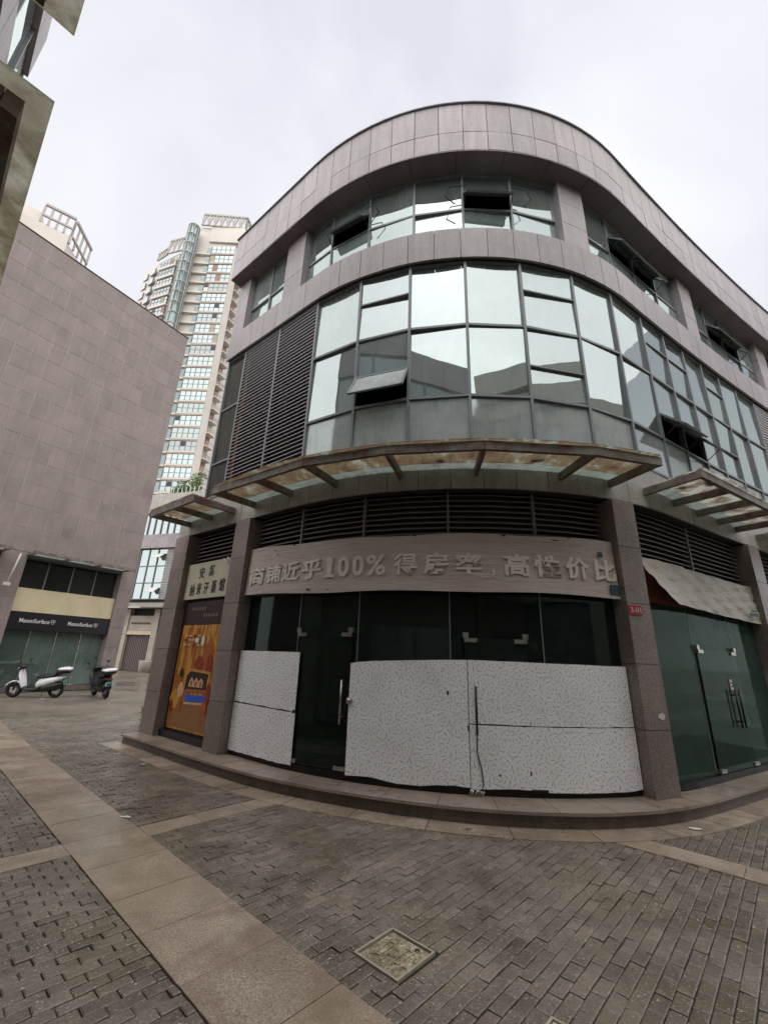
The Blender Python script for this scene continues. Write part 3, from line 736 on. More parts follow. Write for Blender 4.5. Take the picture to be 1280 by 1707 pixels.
# ---- canopies over the shopfronts
def canopy(s_front, ribs, n1, z, mat, name, dz=0.0):
    root = part(name, MB().hexa([P(s_front[0], 0.05, z - .09), P(s_front[0] + .02, 0.05, z - .09), P(s_front[0] + .02, 0.06, z - .09), P(s_front[0], .06, z - .09), P(s_front[0], 0.05, z - .02), P(s_front[0] + .02, 0.05, z - .02), P(s_front[0] + .02, 0.06, z - .02), P(s_front[0], .06, z - .02)]), 'canopy_beam')
    for a, b in zip(s_front, s_front[1:]):
        p, q = P(a, n1, z - 0.045), P(b, n1, z - 0.045)
        m = MB(); m.bar(p, q, 0.06, 0.13); part('front_beam', m, 'canopy_beam', root)
    for s in ribs:
        p, q = P(s, n1 - 0.035, z - 0.05), P(s, 0.03, z - 0.05)
        m = MB(); m.bar(p, q, 0.06, 0.115); part('rib', m, 'canopy_beam', root)
    for a, b in zip(ribs, ribs[1:]):
        m = MB(); k = 3
        for i in range(k):
            x0, x1 = a + (b - a) * i / k, a + (b - a) * (i + 1) / k
            m.hexa([P(x0, 0.24, z + 0.022), P(x0, n1 + 0.05, z + 0.03), P(x1, n1 + 0.05, z + 0.03), P(x1, 0.24, z + 0.022), P(x0, 0.24, z + 0.036), P(x0, n1 + 0.05, z + 0.044), P(x1, n1 + 0.05, z + 0.044), P(x1, 0.24, z + 0.036)])
        part('glass_panel', m, mat, root)
        m = MB()
        for i in range(k):
            x0, x1 = a + (b - a) * i / k, a + (b - a) * (i + 1) / k
            m.hexa([P(x0, 0.03, z + 0.020), P(x0, 0.236, z + 0.022), P(x1, 0.236, z + 0.022), P(x1, 0.03, z + 0.020), P(x0, 0.03, z + 0.034), P(x0, 0.236, z + 0.036), P(x1, 0.236, z + 0.036), P(x1, 0.03, z + 0.034)])
        part('glass_edge', m, 'canopy_clear', root)
    return root
canopy([-4.98, -2.85, -1.70, -0.54, 0.80, 1.70], [-4.95, -3.85, -2.85, -1.70, -0.54, 0.78, 1.67], 0.9, 4.55, 'canopy_rusty', 'canopy')
canopy([2.42, 5.95], [2.45, 3.35, 4.25, 5.10, 5.92], 0.9, 4.55, 'canopy_peeling', 'canopy')
canopy([-7.45, -5.62], [-7.42, -6.5, -5.65], 0.9, 4.56, 'canopy_rusty', 'canopy')
canopy([6.9, 10.7], [6.93, 7.9, 8.8, 9.8, 10.67], 0.9, 4.55, 'canopy_peeling', 'canopy')
# dark lumps of debris lying on the canopy glass
for s, n, w, c_ in ((-1.05, 0.3, 0.06, 'square dark lump lying on the long rusty canopy'), (0.25, 0.35, 0.09, 'ragged dark debris lying on the long rusty canopy'), (3.1, 0.72, 0.12, 'dark torn film on the peeling canopy right of the numbered pillar'), (2.9, 0.35, 0.08, 'small torn film scrap near the wall on the peeling canopy')):
    m = MB(); q = P(s, n, 4.6); 
    for k in range(5):
        x, y = random.uniform(-w, w), random.uniform(-w, w) * 0.5; m.box(q.x + x - w * .5, q.x + x + w * .5, q.y + y - w * .3, q.y + y + w * .3, 4.592, 4.61 + random.uniform(0, .02))
    tag(m.build('debris', MAT['sign_black']), c_, 'debris')

# ================================================================== SIGNS, BANNERS, BOARDS
_txt_cache = {}
def text_mesh(txt, size, extrude, offset=0.0, shear=0.0):
    cu = bpy.data.curves.new('txt', 'FONT'); cu.body = txt; cu.size = size; cu.extrude = extrude; cu.offset = offset; cu.shear = shear
    cu.align_x = 'CENTER'; cu.align_y = 'CENTER'; cu.resolution_u = 3
    o = bpy.data.objects.new('txt', cu); COL.objects.link(o)
    dg = bpy.context.evaluated_depsgraph_get(); me = bpy.data.meshes.new_from_object(o.evaluated_get(dg))
    bpy.data.objects.remove(o); bpy.data.curves.remove(cu); return me
def place_text(name, txt, size, s, n, z, mat, parent, org, sx=1.0, extrude=0.01, offset=0.0, fit=None):
    me = text_mesh(txt, size, extrude, offset)
    if len(me.vertices) == 0: return None
    co = np.zeros(len(me.vertices) * 3); me.vertices.foreach_get('co', co); co = co.reshape(-1, 3)
    co[:, 0] -= (co[:, 0].min() + co[:, 0].max()) / 2; co[:, 1] -= (co[:, 1].min() + co[:, 1].max()) / 2
    if fit: co[:, 0] *= fit[0] / max(np.ptp(co[:, 0]), 1e-4); co[:, 1] *= fit[1] / max(np.ptp(co[:, 1]), 1e-4)
    else: co[:, 0] *= sx
    out = []
    for x, y, zz in co: q = P(s + x, n + zz, z + y); out += [q.x - org[0], q.y - org[1], q.z - org[2]]
    me.vertices.foreach_set('co', out); me.materials.clear(); me.materials.append(MAT[mat]); me.update()
    return link(name, me, parent)
# long weathered banner over the boarded shopfront
def banner_mesh(s0, s1, zt, zb, n, amp, nx=110, nz_=14):
    m = MB(); base = 0
    for j in range(nz_ + 1):
        for i in range(nx + 1):
            fs, fz = i / nx, j / nz_; s = s0 + (s1 - s0) * fs; z = zb(fs) + (zt(fs) - zb(fs)) * fz
            w = amp * (math.sin(s * 2.1 + z * 3) * 0.5 + math.sin(s * 5.3 - z * 9) * 0.3 + math.sin(s * 0.9 + z * 31) * 0.35) * (0.3 + 0.7 * math.sin(PI * fz))
            m.v.append(tuple(P(s, n + w + (0.03 * (1 - fz)), z)))
    for j in range(nz_):
        for i in range(nx):
            a = j * (nx + 1) + i; m.f.append((a, a + 1, a + nx + 2, a + nx + 1)); m.sm.append(True)
    return m
o0 = P(-1.6, -0.1, 2.7)
ban = thing('banner_sign', 'long faded beige banner with raised Chinese lettering above the boarded shopfront', 'sign', o0)
zt = lambda f: 3.62 - 0.10 * min(1, f * 3) + 0.03 * f + 0.012 * math.sin(f * 22); zb = lambda f: 2.76 - 0.07 * min(1, f * 3) + 0.01 * math.sin(f * 17)
m = banner_mesh(-4.96, 1.605, zt, zb, -0.045, 0.010); mm = MB(); mm.v = m.v; mm.f = m.f; mm.sm = m.sm
mm.build('cloth', MAT['banner_cloth'], ban, o0)
m = MB(); cbox(m, -4.96, 1.605, -0.155, -0.075, 2.74, 3.44, 0.3); m.build('box_frame', MAT['core_dark'], ban, o0)
CH = [('商', -4.87, -4.41), ('铺', -4.37, -3.95), ('近', -3.93, -3.5), ('乎', -3.46, -3.02), ('1', -2.93, -2.82), ('0', -2.73, -2.51), ('0', -2.47, -2.26), ('%', -2.23, -1.9), ('得', -1.8, -1.42), ('房', -1.35, -0.97), ('率', -0.89, -0.49), ('，', -0.38, -0.31), ('高', -0.2, 0.2), ('性', 0.24, 0.66), ('价', 0.72, 1.11), ('比', 1.18, 1.58)]
for c, a, b in CH:
    a = max(a, -4.86); h = 0.32; zc = 3.085
    if c == '，': h = 0.10; zc = 2.95
    place_text('letter', c, 0.4, (a + b) / 2, -0.02, zc, 'letter_cloth', ban, o0, extrude=0.02, offset=0.010, fit=(b - a - 0.02, h))
m = MB(); cbox(m, -2.96, -2.78, -0.04, 0.0, 2.925, 2.965); cbox(m, -2.95, -2.88, -0.04, 0.0, 3.19, 3.225); m.build('letter', MAT['letter_cloth'], ban, o0)
# teal print showing at the torn end of the banner
m = MB(); chordbox(m, 1.42, 1.60, 0.005, 0.004, 2.75, 2.88); chordbox(m, 1.28, 1.36, 0.004, 0.004, 3.28, 3.36); m.build('old_print', MAT['stain_teal'], ban, o0)
for s, z, w in ((-4.7, 3.56, .03), (-4.2, 3.49, .05), (-4.1, 3.40, .03), (-3.7, 3.52, .06), (-1.5, 3.50, .05), (-0.2, 3.50, .06), (0.55, 3.47, .10), (0.8, 3.52, .05), (-3.3, 2.74, .06), (-2.9, 2.73, .04)):
    m = MB(); chordbox(m, s, s + w, 0.006, 0.004, z, z + random.uniform(.012, .03)); m.build('tear', MAT['sign_black'], ban, o0)
# torn banner over the green shopfront
o1 = P(4.1, -0.05, 2.6)
tb = thing('torn_banner', 'crumpled torn cream banner peeling off the red board beside the numbered pillar', 'banner', o1)
m = MB(); nx, nz_ = 60, 14
for j in range(nz_ + 1):
    fz = j / nz_
    for i in range(nx + 1):
        fs = i / nx; sl = 2.08 + 0.50 * (1 - fz); s = sl + (6.2 - sl) * fs; z = 2.62 + 0.08 * (1 - fs) + (0.70 + 0.03 * fs) * fz
        curl = 0.20 * math.exp(-fs * 5) * (1 - fz) ** 1.5
        w = 0.018 * (math.sin(s * 9 + z * 14) + math.sin(s * 4 - z * 33) + 0.8 * math.sin(s * 17 + z * 41)) * 0.5
        m.v.append(tuple(P(s, -0.06 + w + curl + 0.05 * (1 - fz), z - 0.03 * math.exp(-fs * 8) * (1 - fz))))
for j in range(nz_):
    for i in range(nx):
        a = j * (nx + 1) + i; m.f.append((a, a + 1, a + nx + 2, a + nx + 1)); m.sm.append(True)
m.build('cloth', MAT['banner_pale'], tb, o1)
m = MB(); chordbox(m, 5.55, 5.95, 0.05, 0.004, 2.74, 2.80); chordbox(m, 5.65, 5.9, 0.05, 0.004, 2.82, 2.85); m.build('old_print', MAT['stain_teal'], tb, o1)
# sign over the poster door
o2 = P(-6.3, -0.1, 2.8)
sg = thing('shop_sign', 'cream sign with dark green Chinese characters above the gold poster', 'sign', o2)
m = MB(); cbox(m, -7.26, -5.62, -0.12, -0.05, 2.80, 3.56, 0.4); m.build('panel', MAT['sign_cream'], sg, o2)
for c, s, z, w, h in (('安', -6.66, 3.34, .20, .24), ('然', -6.28, 3.36, .20, .24), ('纳', -6.95, 2.99, .19, .25), ('米', -6.68, 3.0, .19, .25), ('汗', -6.40, 3.0, .19, .25), ('蒸', -6.11, 3.01, .19, .26), ('馆', -5.82, 3.03, .19, .26)):
    place_text('letter', c, 0.25, s, -0.045, z, 'sign_green_text', sg, o2, extrude=0.003, offset=0.004, fit=(w, h))
m = MB(); q = P(-5.82, -0.02, 3.55); r_ = P(-5.66, -0.02, 3.44); m.bar(q, r_, 0.05, 0.01); q = P(-5.72, -0.02, 3.57); m.bar(q, P(-5.64, -0.02, 3.49), 0.03, 0.01); m.build('peeling_corner', MAT['paper_white'], sg, o2)
# dark strip and poster
o3 = P(-6.3, -0.3, 0.3)
ps = thing('poster_strip', 'dark maroon strip with two rows of tiny lettering under the cream sign', 'sign', o3)
m = MB(); cbox(m, -7.16, -5.74, -0.122, -0.105, 2.28, 2.74, 0.4); m.build('panel', MAT['maroon_board'], ps, o3)
for z, s0 in ((2.56, -6.9), (2.42, -6.42)):
    for k in range(6):
        m = MB(); s = s0 + k * 0.095
        for (dx, dz, w, h) in ((0, 0, .012, .075), (.03, .005, .012, .06), (0, .045, .055, .012), (0.005, .015, .05, .012)): chordbox(m, s + dx, s + dx + w, -0.100, 0.003, z + dz, z + dz + h)
        m.build('mark', MAT['tan_text'], ps, o3)
po = thing('poster', 'gold and orange printed spa poster on the narrow door between the granite pillars', 'poster', o3)
m = MB(); cbox(m, -7.16, -5.74, -0.122, -0.105, 0.34, 2.27, 0.4); m.build('sheet', MAT['poster_gold'], po, o3)
_lay = [0]
def pp(pts, mat, name='printed_shape'):
    m = MB(); _lay[0] += 1; n = -0.103 + _lay[0] * 0.0004; k = len(pts); b = len(m.v)
    m.v += [tuple(P(-7.16 + x * 1.42, n, 0.34 + y * 1.93)) for x, y in pts]; m.f.append(tuple(range(k))); m.sm.append(False); m.build(name, MAT[mat], po, o3)
def blob(cx, cy, rx, ry, n=12, j=0.15, seed=0):
    r = random.Random(seed); return [(cx + rx * math.cos(2 * PI * k / n) * (1 + r.uniform(-j, j)), cy + ry * math.sin(2 * PI * k / n) * (1 + r.uniform(-j, j))) for k in range(n)]
for k, x in enumerate((0.08, 0.17, 0.30, 0.42, 0.62)): pp([(x, 0.5), (x + 0.05, 0.5), (x + 0.06 + 0.02 * (k % 2), 0.97), (x + 0.01, 0.97)], ('print_yellow', 'print_orange')[k % 2])
pp([(0.02, 0.02), (0.98, 0.02), (0.98, 0.30), (0.02, 0.36)], 'print_wood')
pp(blob(0.82, 0.70, 0.12, 0.16, seed=3), 'print_orange'); pp(blob(0.88, 0.60, 0.09, 0.12, seed=4), 'print_red'); pp(blob(0.62, 0.62, 0.12, 0.08, seed=9), 'print_red')
pp([(0.30, 0.42), (0.92, 0.42), (0.95, 0.55), (0.42, 0.57), (0.32, 0.52)], 'print_yellow')
pp([(0.34, 0.36), (0.88, 0.37), (0.90, 0.53), (0.44, 0.545), (0.35, 0.50)], 'print_dark')
for x in (0.50, 0.62, 0.74): pp([(x - .07, .40), (x + .05, .40), (x + .06, .45), (x, .49), (x - .05, .46)], 'print_skin'); pp(blob(x, .43, .03, .03, seed=int(x * 99)), 'print_orange')
pp([(0.36, 0.345), (0.90, 0.36), (0.90, 0.385), (0.36, 0.375)], 'print_orange')
pp([(0.40, 0.26), (0.88, 0.275), (0.90, 0.335), (0.40, 0.325)], 'print_blue'); pp([(0.38, 0.235), (0.90, 0.25), (0.88, 0.272), (0.40, 0.257)], 'print_skin')
for cx, cy, rx, ry, mt, sd in ((0.14, 0.42, .11, .10, 'print_orange', 1), (0.20, 0.52, .05, .05, 'print_dark', 2), (0.12, 0.26, .13, .10, 'print_yellow', 5), (0.25, 0.36, .08, .07, 'print_skin', 6), (0.28, 0.22, .05, .08, 'print_orange', 7), (0.95, 0.36, .06, .10, 'print_red', 8), (0.90, 0.22, .07, .07, 'print_orange', 11), (0.06, 0.20, .05, .06, 'print_red', 12)): pp(blob(cx, cy, rx, ry, 14, .25, sd), mt)
for y in (0.88, 0.84, 0.79):
    for k in range(5): pp([(0.12 + k * .12, y), (0.20 + k * .12, y), (0.20 + k * .12, y + .02), (0.12 + k * .12, y + .02)], 'print_skin' if (k + int(y * 100)) % 3 else 'print_red')
pp([(0.44, .82), (.53, .82), (.53, .87), (.44, .87)], 'paper_white'); pp([(0.60, .81), (.68, .81), (.68, .88), (.60, .88)], 'paper_white')
# red number plate
o4 = P(1.76, 0.075, 2.5)
nb = thing('number_plate', 'small red plate with white number on the granite pillar', 'sign', o4)
m = MB(); cbox(m, 1.63, 1.87, 0.074, 0.08, 2.465, 2.595); m.build('plate', MAT['red_plate'], nb, o4)
place_text('digits', '3-01', 0.1, 1.75, 0.083, 2.53, 'white_text', nb, o4, extrude=0.001, fit=(0.19, 0.075))
m = MB(); n0 = 14; c0 = (1.93, 1.13)
m.v += [tuple(P(c0[0] + 0.075 * math.cos(2 * PI * k / n0) * random.uniform(.6, 1.1), 0.0745, c0[1] + 0.05 * math.sin(2 * PI * k / n0) * random.uniform(.6, 1.1))) for k in range(n0)]; m.f.append(tuple(range(n0))); m.sm.append(False)
tag(m.build('paint_splash', MAT['paper_white']), 'white paint splash on the pillar under the red number plate', 'paint mark')
# rose-patterned boards covering the glass
def board(s0, s1, zb, ztf, label, jag=0.005, n=-0.098, seed=1):
    r = random.Random(seed); m = MB(); k = 16
    cols = []
    for i in range(k + 1):
        s = s0 + (s1 - s0) * i / k; a = zb(i / k) + (r.uniform(-jag, jag) if 0 < i < k else 0); b = ztf(i / k) + (r.uniform(-jag, jag) * .4)
        cols.append((s, a, b))
    for (s, a, b), (s2, a2, b2) in zip(cols, cols[1:]):
        m.hexa([P(s, n, a), P(s2, n, a2), P(s2, n - .008, a2), P(s, n - .008, a), P(s, n, b), P(s2, n, b2), P(s2, n - .008, b2), P(s, n - .008, b)])
    o = m.build('patterned_board', MAT['rose_board']); at = o.data.attributes.new('sheet', 'FLOAT_VECTOR', 'POINT')
    for (i0, ca, cb) in [(i * 8, cols[i], cols[i + 1]) for i in range(k)]:
        for q, (c_, top) in enumerate(((ca, 0), (cb, 0), (cb, 0), (ca, 0), (ca, 1), (cb, 1), (cb, 1), (ca, 1))): at.data[i0 + q].vector = (c_[0], c_[2] if top else c_[1], 0.0)
    return tag(o, label, 'board', 'rose patterned boards')
board(-4.95, -3.40, lambda f: 0.985 - 0.03 * f, lambda f: 1.80, 'upper rose patterned board left of the dark doorway', seed=2)
board(-4.96, -3.39, lambda f: 0.245, lambda f: 0.965 - 0.03 * f, 'lower rose patterned board left of the dark doorway', seed=3)
board(-2.44, -0.745, lambda f: 0.25 + 0.02 * math.sin(f * 9), lambda f: 1.67 + 0.10 * f ** 0.6, 'large rose patterned board between the dark doorway and the black handle', seed=4)
board(-0.735, 1.60, lambda f: 0.985, lambda f: 1.77 - 0.02 * f, 'upper rose patterned board behind the black handle', seed=5)
board(-0.735, 1.605, lambda f: 0.235 + 0.03 * max(0, math.sin(f * 7)), lambda f: 0.972, 'lower rose patterned board beside the numbered pillar', seed=6)
# cable hanging at the black handle, and dark chips
m = MB(); m.tube([P(-0.64, -0.07, 0.88), P(-0.65, -0.075, 0.66), P(-0.60, -0.08, 0.48), P(-0.58, -0.075, 0.30), P(-0.64, -0.06, 0.2)], 0.008, 6); tag(m.build('cable', MAT['black_metal']), 'black cable hanging below the black door handle', 'cable')
m = MB()
for k in range(6): a = P(-0.76 + 0.03 * k, -0.06 + random.uniform(-.03, .03), 0.19); m.tube([a, a + Vector((random.uniform(-.06, .06), random.uniform(-.03, .03), random.uniform(.02, .08)))], 0.012, 6)
tag(m.build('chain_lock', MAT['steel']), 'bunched lock and chain at the foot of the boarded doors', 'lock')
for s, z, w, h, lab in ((-1.03, 1.32, .03, .05, 'dark notch high in the large rose patterned board'), (0.02, 0.42, .02, .05, 'upright dark chip low in the board beside the numbered pillar'), (-0.38, 0.40, .03, .02, 'tiny dark chip in the lower board near the hanging cable'),
                       (0.02, 0.245, .22, .025, 'broken dark bottom edge of the board beside the numbered pillar'), (-3.44, 0.93, .04, .05, 'dark notch at the edge of the boards by the dark doorway'), (-0.76, 0.9, .015, .06, 'dark split at the seam beside the black door handle')):
    m = MB(); chordbox(m, s, s + w, -0.093, 0.004, z, z + h); tag(m.build('chip', MAT['sign_black']), lab, 'chip', 'chips in the patterned boards')
# rubbish inside the dark doorway
def lump(c, r, n=10, m_=7, seed=0, sq=(1, 1, 1)):
    rr = random.Random(seed); mb = MB(); rings = []
    for j in range(m_ + 1):
        t = PI * j / m_; rings.append([(c[0] + r * sq[0] * math.sin(t) * math.cos(2 * PI * k / n) * rr.uniform(.8, 1.15), c[1] + r * sq[1] * math.sin(t) * math.sin(2 * PI * k / n) * rr.uniform(.8, 1.15), c[2] - r * sq[2] * math.cos(t) * rr.uniform(.9, 1.1)) for k in range(n)])
    return mb.loft(rings, False)
q = P(-3.25, -0.75); lump((q.x, q.y, 0.36), 0.2, seed=4, sq=(1.1, 1, .85)).build('rubbish_bag', MAT['bag_white'])
tag(bpy.data.objects['rubbish_bag'], 'crumpled whitish rubbish bag on the floor inside the dark doorway', 'bag')

# ================================================================== MANHOLES AND LITTER
o5 = UV(2.63, 2.225, -0.012)
mh = thing('manhole_cover', 'square cast iron manhole cover with raised ribs set in the dark pavers', 'manhole')
def uvbox(mb, u0, u1, v0, v1, z0, z1): return mb.hexa([UV(u0, v0, z0), UV(u1, v0, z0), UV(u1, v1, z0), UV(u0, v1, z0), UV(u0, v0, z1), UV(u1, v0, z1), UV(u1, v1, z1), UV(u0, v1, z1)])
mh.location = o5
m = MB(); 
for a in ((2.445, 2.815, 2.045, 2.058), (2.445, 2.815, 2.392, 2.405), (2.445, 2.458, 2.058, 2.392), (2.802, 2.815, 2.058, 2.392)): uvbox(m, *a, -0.02, 0.004)
m.build('rim', MAT['cover_rim'], mh, o5)
m = MB(); uvbox(m, 2.47, 2.79, 2.07, 2.38, -0.02, -0.006); m.build('plate', MAT['manhole_iron'], mh, o5)
for (a, b, c, d) in ((2.56, 2.72, 2.135, 2.185), (2.54, 2.70, 2.275, 2.325)):
    m = MB(); t = 0.008
    uvbox(m, a, b, c, c + t, -0.006, 0.001); uvbox(m, a, b, d - t, d, -0.006, 0.001); uvbox(m, a, a + t, c + t, d - t, -0.006, 0.001); uvbox(m, b - t, b, c + t, d - t, -0.006, 0.001); m.build('raised_frame', MAT['manhole_iron'], mh, o5)
c5 = UV(2.63, 2.23, -0.004); m = MB(); m.torus((c5.x, c5.y, -0.005), 0.036, 0.006, 'z', 18, 6); m.build('raised_ring', MAT['manhole_iron'], mh, o5)
random.seed(3)
m = MB()
for k in range(90):
    a, b = random.uniform(2.48, 2.78), random.uniform(2.08, 2.37); w = random.uniform(.004, .012); uvbox(m, a, a + w, b, b + w * random.uniform(.5, 2), -0.006, -0.002)
o = m.build('stud', MAT['manhole_iron'], mh, o5); o['kind'] = 'stuff'
m = MB(); q = UV(2.755, 2.145, -0.004); m.tube([(q.x, q.y, -0.0065), (q.x, q.y, -0.0045)], 0.017, 12); m.build('key_hole', MAT['sign_black'], mh, o5)
o6 = UV(2.67, 1.17, 0)
m = MB()
for a in ((2.505, 2.835, 1.025, 1.04), (2.505, 2.835, 1.30, 1.315), (2.505, 2.52, 1.04, 1.30), (2.82, 2.835, 1.04, 1.30)): uvbox(m, *a, -0.02, 0.003)
mh2 = thing('valve_cover', 'small pale rimmed cover in the pavers, beyond the square manhole from the granite band', 'manhole', o6); m.build('rim', MAT['cover_rim'], mh2, o6)
m = MB(); uvbox(m, 2.525, 2.815, 1.045, 1.295, -0.02, -0.004); m.build('plate', MAT['manhole_iron'], mh2, o6)
def litter(x, y, w, lab, mat='paper_white', z=0.012, rot=0.3):
    m = MB(); k = 7; pts = [(x + w * math.cos(2 * PI * i / k + rot) * random.uniform(.5, 1.2), y + w * .45 * math.sin(2 * PI * i / k + rot) * random.uniform(.6, 1.2), z + random.uniform(0, .012)) for i in range(k)]
    n = len(m.v); m.v += pts + [(a, b, c + .003) for a, b, c in pts]; m.f += [tuple(range(k))[::-1], tuple(range(k, 2 * k))]; m.sm += [False, False]
    for i in range(k): j = (i + 1) % k; m.f.append((i, j, k + j, k + i)); m.sm.append(False)
    tag(m.build('paper_scrap', MAT[mat]), lab, 'litter')
litter(3.72, 5.78, 0.10, 'long pale scrap lying on the kerb slabs before the numbered pillar')
litter(-3.72, 7.82, 0.05, 'small white scrap on the pavers below the poster door step')
litter(-2.72, 5.55, 0.06, 'crumpled white scrap on the broad granite band', z=0.006)
litter(-11.9, 16.6, 0.16, 'white rubbish on the ground under the parked side-on scooter', z=-0.02)

# ================================================================== LEFT TILED BUILDING
LB0 = Vector((-12.3, 21.3, 0)); LD = Vector((-0.536, -0.844, 0)); LN = Vector((0.844, -0.536, 0))      # along the wall towards the street, outward
LA = math.atan2(LD.y, LD.x)                     # local x along the wall from the far corner, local -y... outward is +y after rotation
lb = thing('tiled_building', 'tall windowless brown granite building with a black signed shopfront at its foot', 'building', LB0, LA)
# local frame: x along LD, y = rotate(LD,90) ; outward LN expressed in it
_ly = Vector((-LD.y, LD.x, 0)); SGN = 1.0 if _ly.dot(LN) > 0 else -1.0
def lbp(name, m, mat, parent=lb): return m.build(name, MAT[mat], parent)
def lbox(x0, x1, o0, o1, z0, z1):                # o = outward distance
    a, b = sorted((o0 * SGN, o1 * SGN)); return MB().box(x0, x1, a, b, z0, z1)
HL = 19.85
lbp('wall_core', lbox(0.03, 16, -14, -0.012, 5.45, HL - 0.05), 'grout_pale')
lbp('ground_wall', lbox(0.9, 16, -14, -4.0, 0.0, 5.44), 'interior_dark')
lbp('ceiling', lbox(0.03, 16, -4.0, -0.08, 5.2, 5.44), 'interior_dark')
lbp('cap', lbox(-0.03, 16, -0.3, 0.03, HL - 0.04, HL), 'core_dark')
tile_mesh = lbox(0.013, 0.587, -0.011, 0.0, 0.013, 0.944).mesh('tile', MAT['wall_granite'])
random.seed(11)
for r in range(15):
    z = 5.45 + r * 0.957
    for c in range(19):
        o = link('tile', tile_mesh, lb, (0.0 + c * 0.6, SGN * random.uniform(0.0, 0.004), z))
lbp('wall_cladding', lbox(11.42, 16, -0.011, 0.0, 5.45, HL - 0.05), 'wall_granite')
lbp('side_cladding', lbox(-0.002, 0.028, -14, -0.06, 0, HL - 0.05), 'wall_granite')
def lpillar(x0, x1, seg):
    for z0, z1 in zip(seg, seg[1:]): lbp('pillar_block', lbox(x0, x1, -0.7, -0.005, z0 + 0.004, z1 - 0.004), 'wall_granite')
lpillar(0.0, 0.62, [0, 0.9, 1.8, 2.7, 3.6, 4.5, 5.44]); lpillar(4.5, 5.35, [0, 0.9, 1.8, 2.7, 3.6, 4.5, 5.44]); lpillar(9.3, 10.1, [0, 1.8, 3.6, 5.44])
for k in range(2):
    bx = 0.63 + k * 4.75 if k == 0 else 5.36
    W = 3.86 if k == 0 else 3.9
    x0, x1 = bx, bx + W
    lbp('cream_band', lbox(x0, x1, -0.5, -0.12, 3.08, 4.02), 'cream_board')
    for q in range(4):
        w_ = lbp('upper_window', lbox(x0 + q * W / 4 + .03, x0 + (q + 1) * W / 4 - .03, -0.42, -0.40, 4.06, 5.16), 'glass_dim')
        lbp('mullion', lbox(x0 + q * W / 4 - .02, x0 + q * W / 4 + .02, -0.44, -0.36, 4.03, 5.19), 'frame_grey', w_)
    for q in range(4):
        w_ = lbp('shop_pane', lbox(x0 + q * W / 4 + .01, x0 + (q + 1) * W / 4 - .01, -0.42, -0.40, 0.22, 2.36), 'glass_store')
        lbp('joint', lbox(x0 + q * W / 4 - .03, x0 + q * W / 4 + .005, -0.43, -0.37, 0.2, 2.36), 'steel', w_)
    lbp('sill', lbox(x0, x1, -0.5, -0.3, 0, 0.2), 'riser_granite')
    # canopy with pale glass
    c = lbp('canopy', lbox(x0 - 0.1, x1 + 0.1, 0.78, 0.86, 5.30, 5.42), 'canopy_beam')
    for q in range(4): lbp('rib', lbox(x0 - 0.05 + q * (W + 0.02) / 3, x0 + 0.03 + q * (W + 0.02) / 3, 0.0, 0.778, 5.31, 5.39), 'canopy_beam', c)
    for q in range(3): lbp('glass_panel', lbox(x0 + 0.04 + q * (W + 0.02) / 3, x0 - 0.06 + (q + 1) * (W + 0.02) / 3, 0.02, 0.774, 5.36, 5.375), 'canopy_mossy' if k else 'canopy_clear', c)
# pale board inside the shop
lbp('display_board', lbox(1.2, 2.5, -1.6, -1.5, 0.2, 2.36), 'curtain_pale')
# black fascia sign with twice the same white lettering
so = LB0 + LD * 2.55 + Vector((0, 0, 2.37))
bs = thing('shop_sign', 'black shop fascia with white lettering twice, under the cream band', 'sign', so, LA)
lbox(-1.92, 1.94, -0.35, -0.10, 0.0, 0.71).build('panel', MAT['sign_black'], bs)
for xc, wd, xe in ((1.03, 1.06, 0.37), (-0.70, 1.0, -1.33)):
    me = text_mesh('MasonSurface', 0.24, 0.004, 0.003)
    me.materials.clear(); me.materials.append(MAT['white_text'])
    xsz = max(v.co.x for v in me.vertices) - min(v.co.x for v in me.vertices)
    me.transform(Matrix.Diagonal((wd / xsz, 0.95, 1.0, 1.0)))
    me.transform(Matrix(((-SGN, 0, 0, 0), (0, 0, SGN, 0), (0, 1, 0, 0), (0, 0, 0, 1))))
    o = link('lettering', me, bs, (xc, -0.09 * SGN, 0.36))
    m = MB()
    for a_ in range(3): m.torus((xe + 0.045 * math.cos(a_ * 2.1 + .5), 0, 0.38 + 0.05 * math.sin(a_ * 2.1 + .5)), 0.045, 0.009, 'y', 14, 5)
    o = m.build('emblem', MAT['white_text'], bs); o.location = (0, -0.09 * SGN, 0)
# white pipe on the second shop's canopy
m = MB(); m.tube([(4.85, SGN * 0.35, 5.28), (4.98, SGN * 0.30, 4.12)], 0.035, 8); m.box(4.9, 5.1, min(SGN * .2, SGN * .4), max(SGN * .2, SGN * .4), 3.98, 4.1); lbp('drain_pipe', m, 'pipe_white')

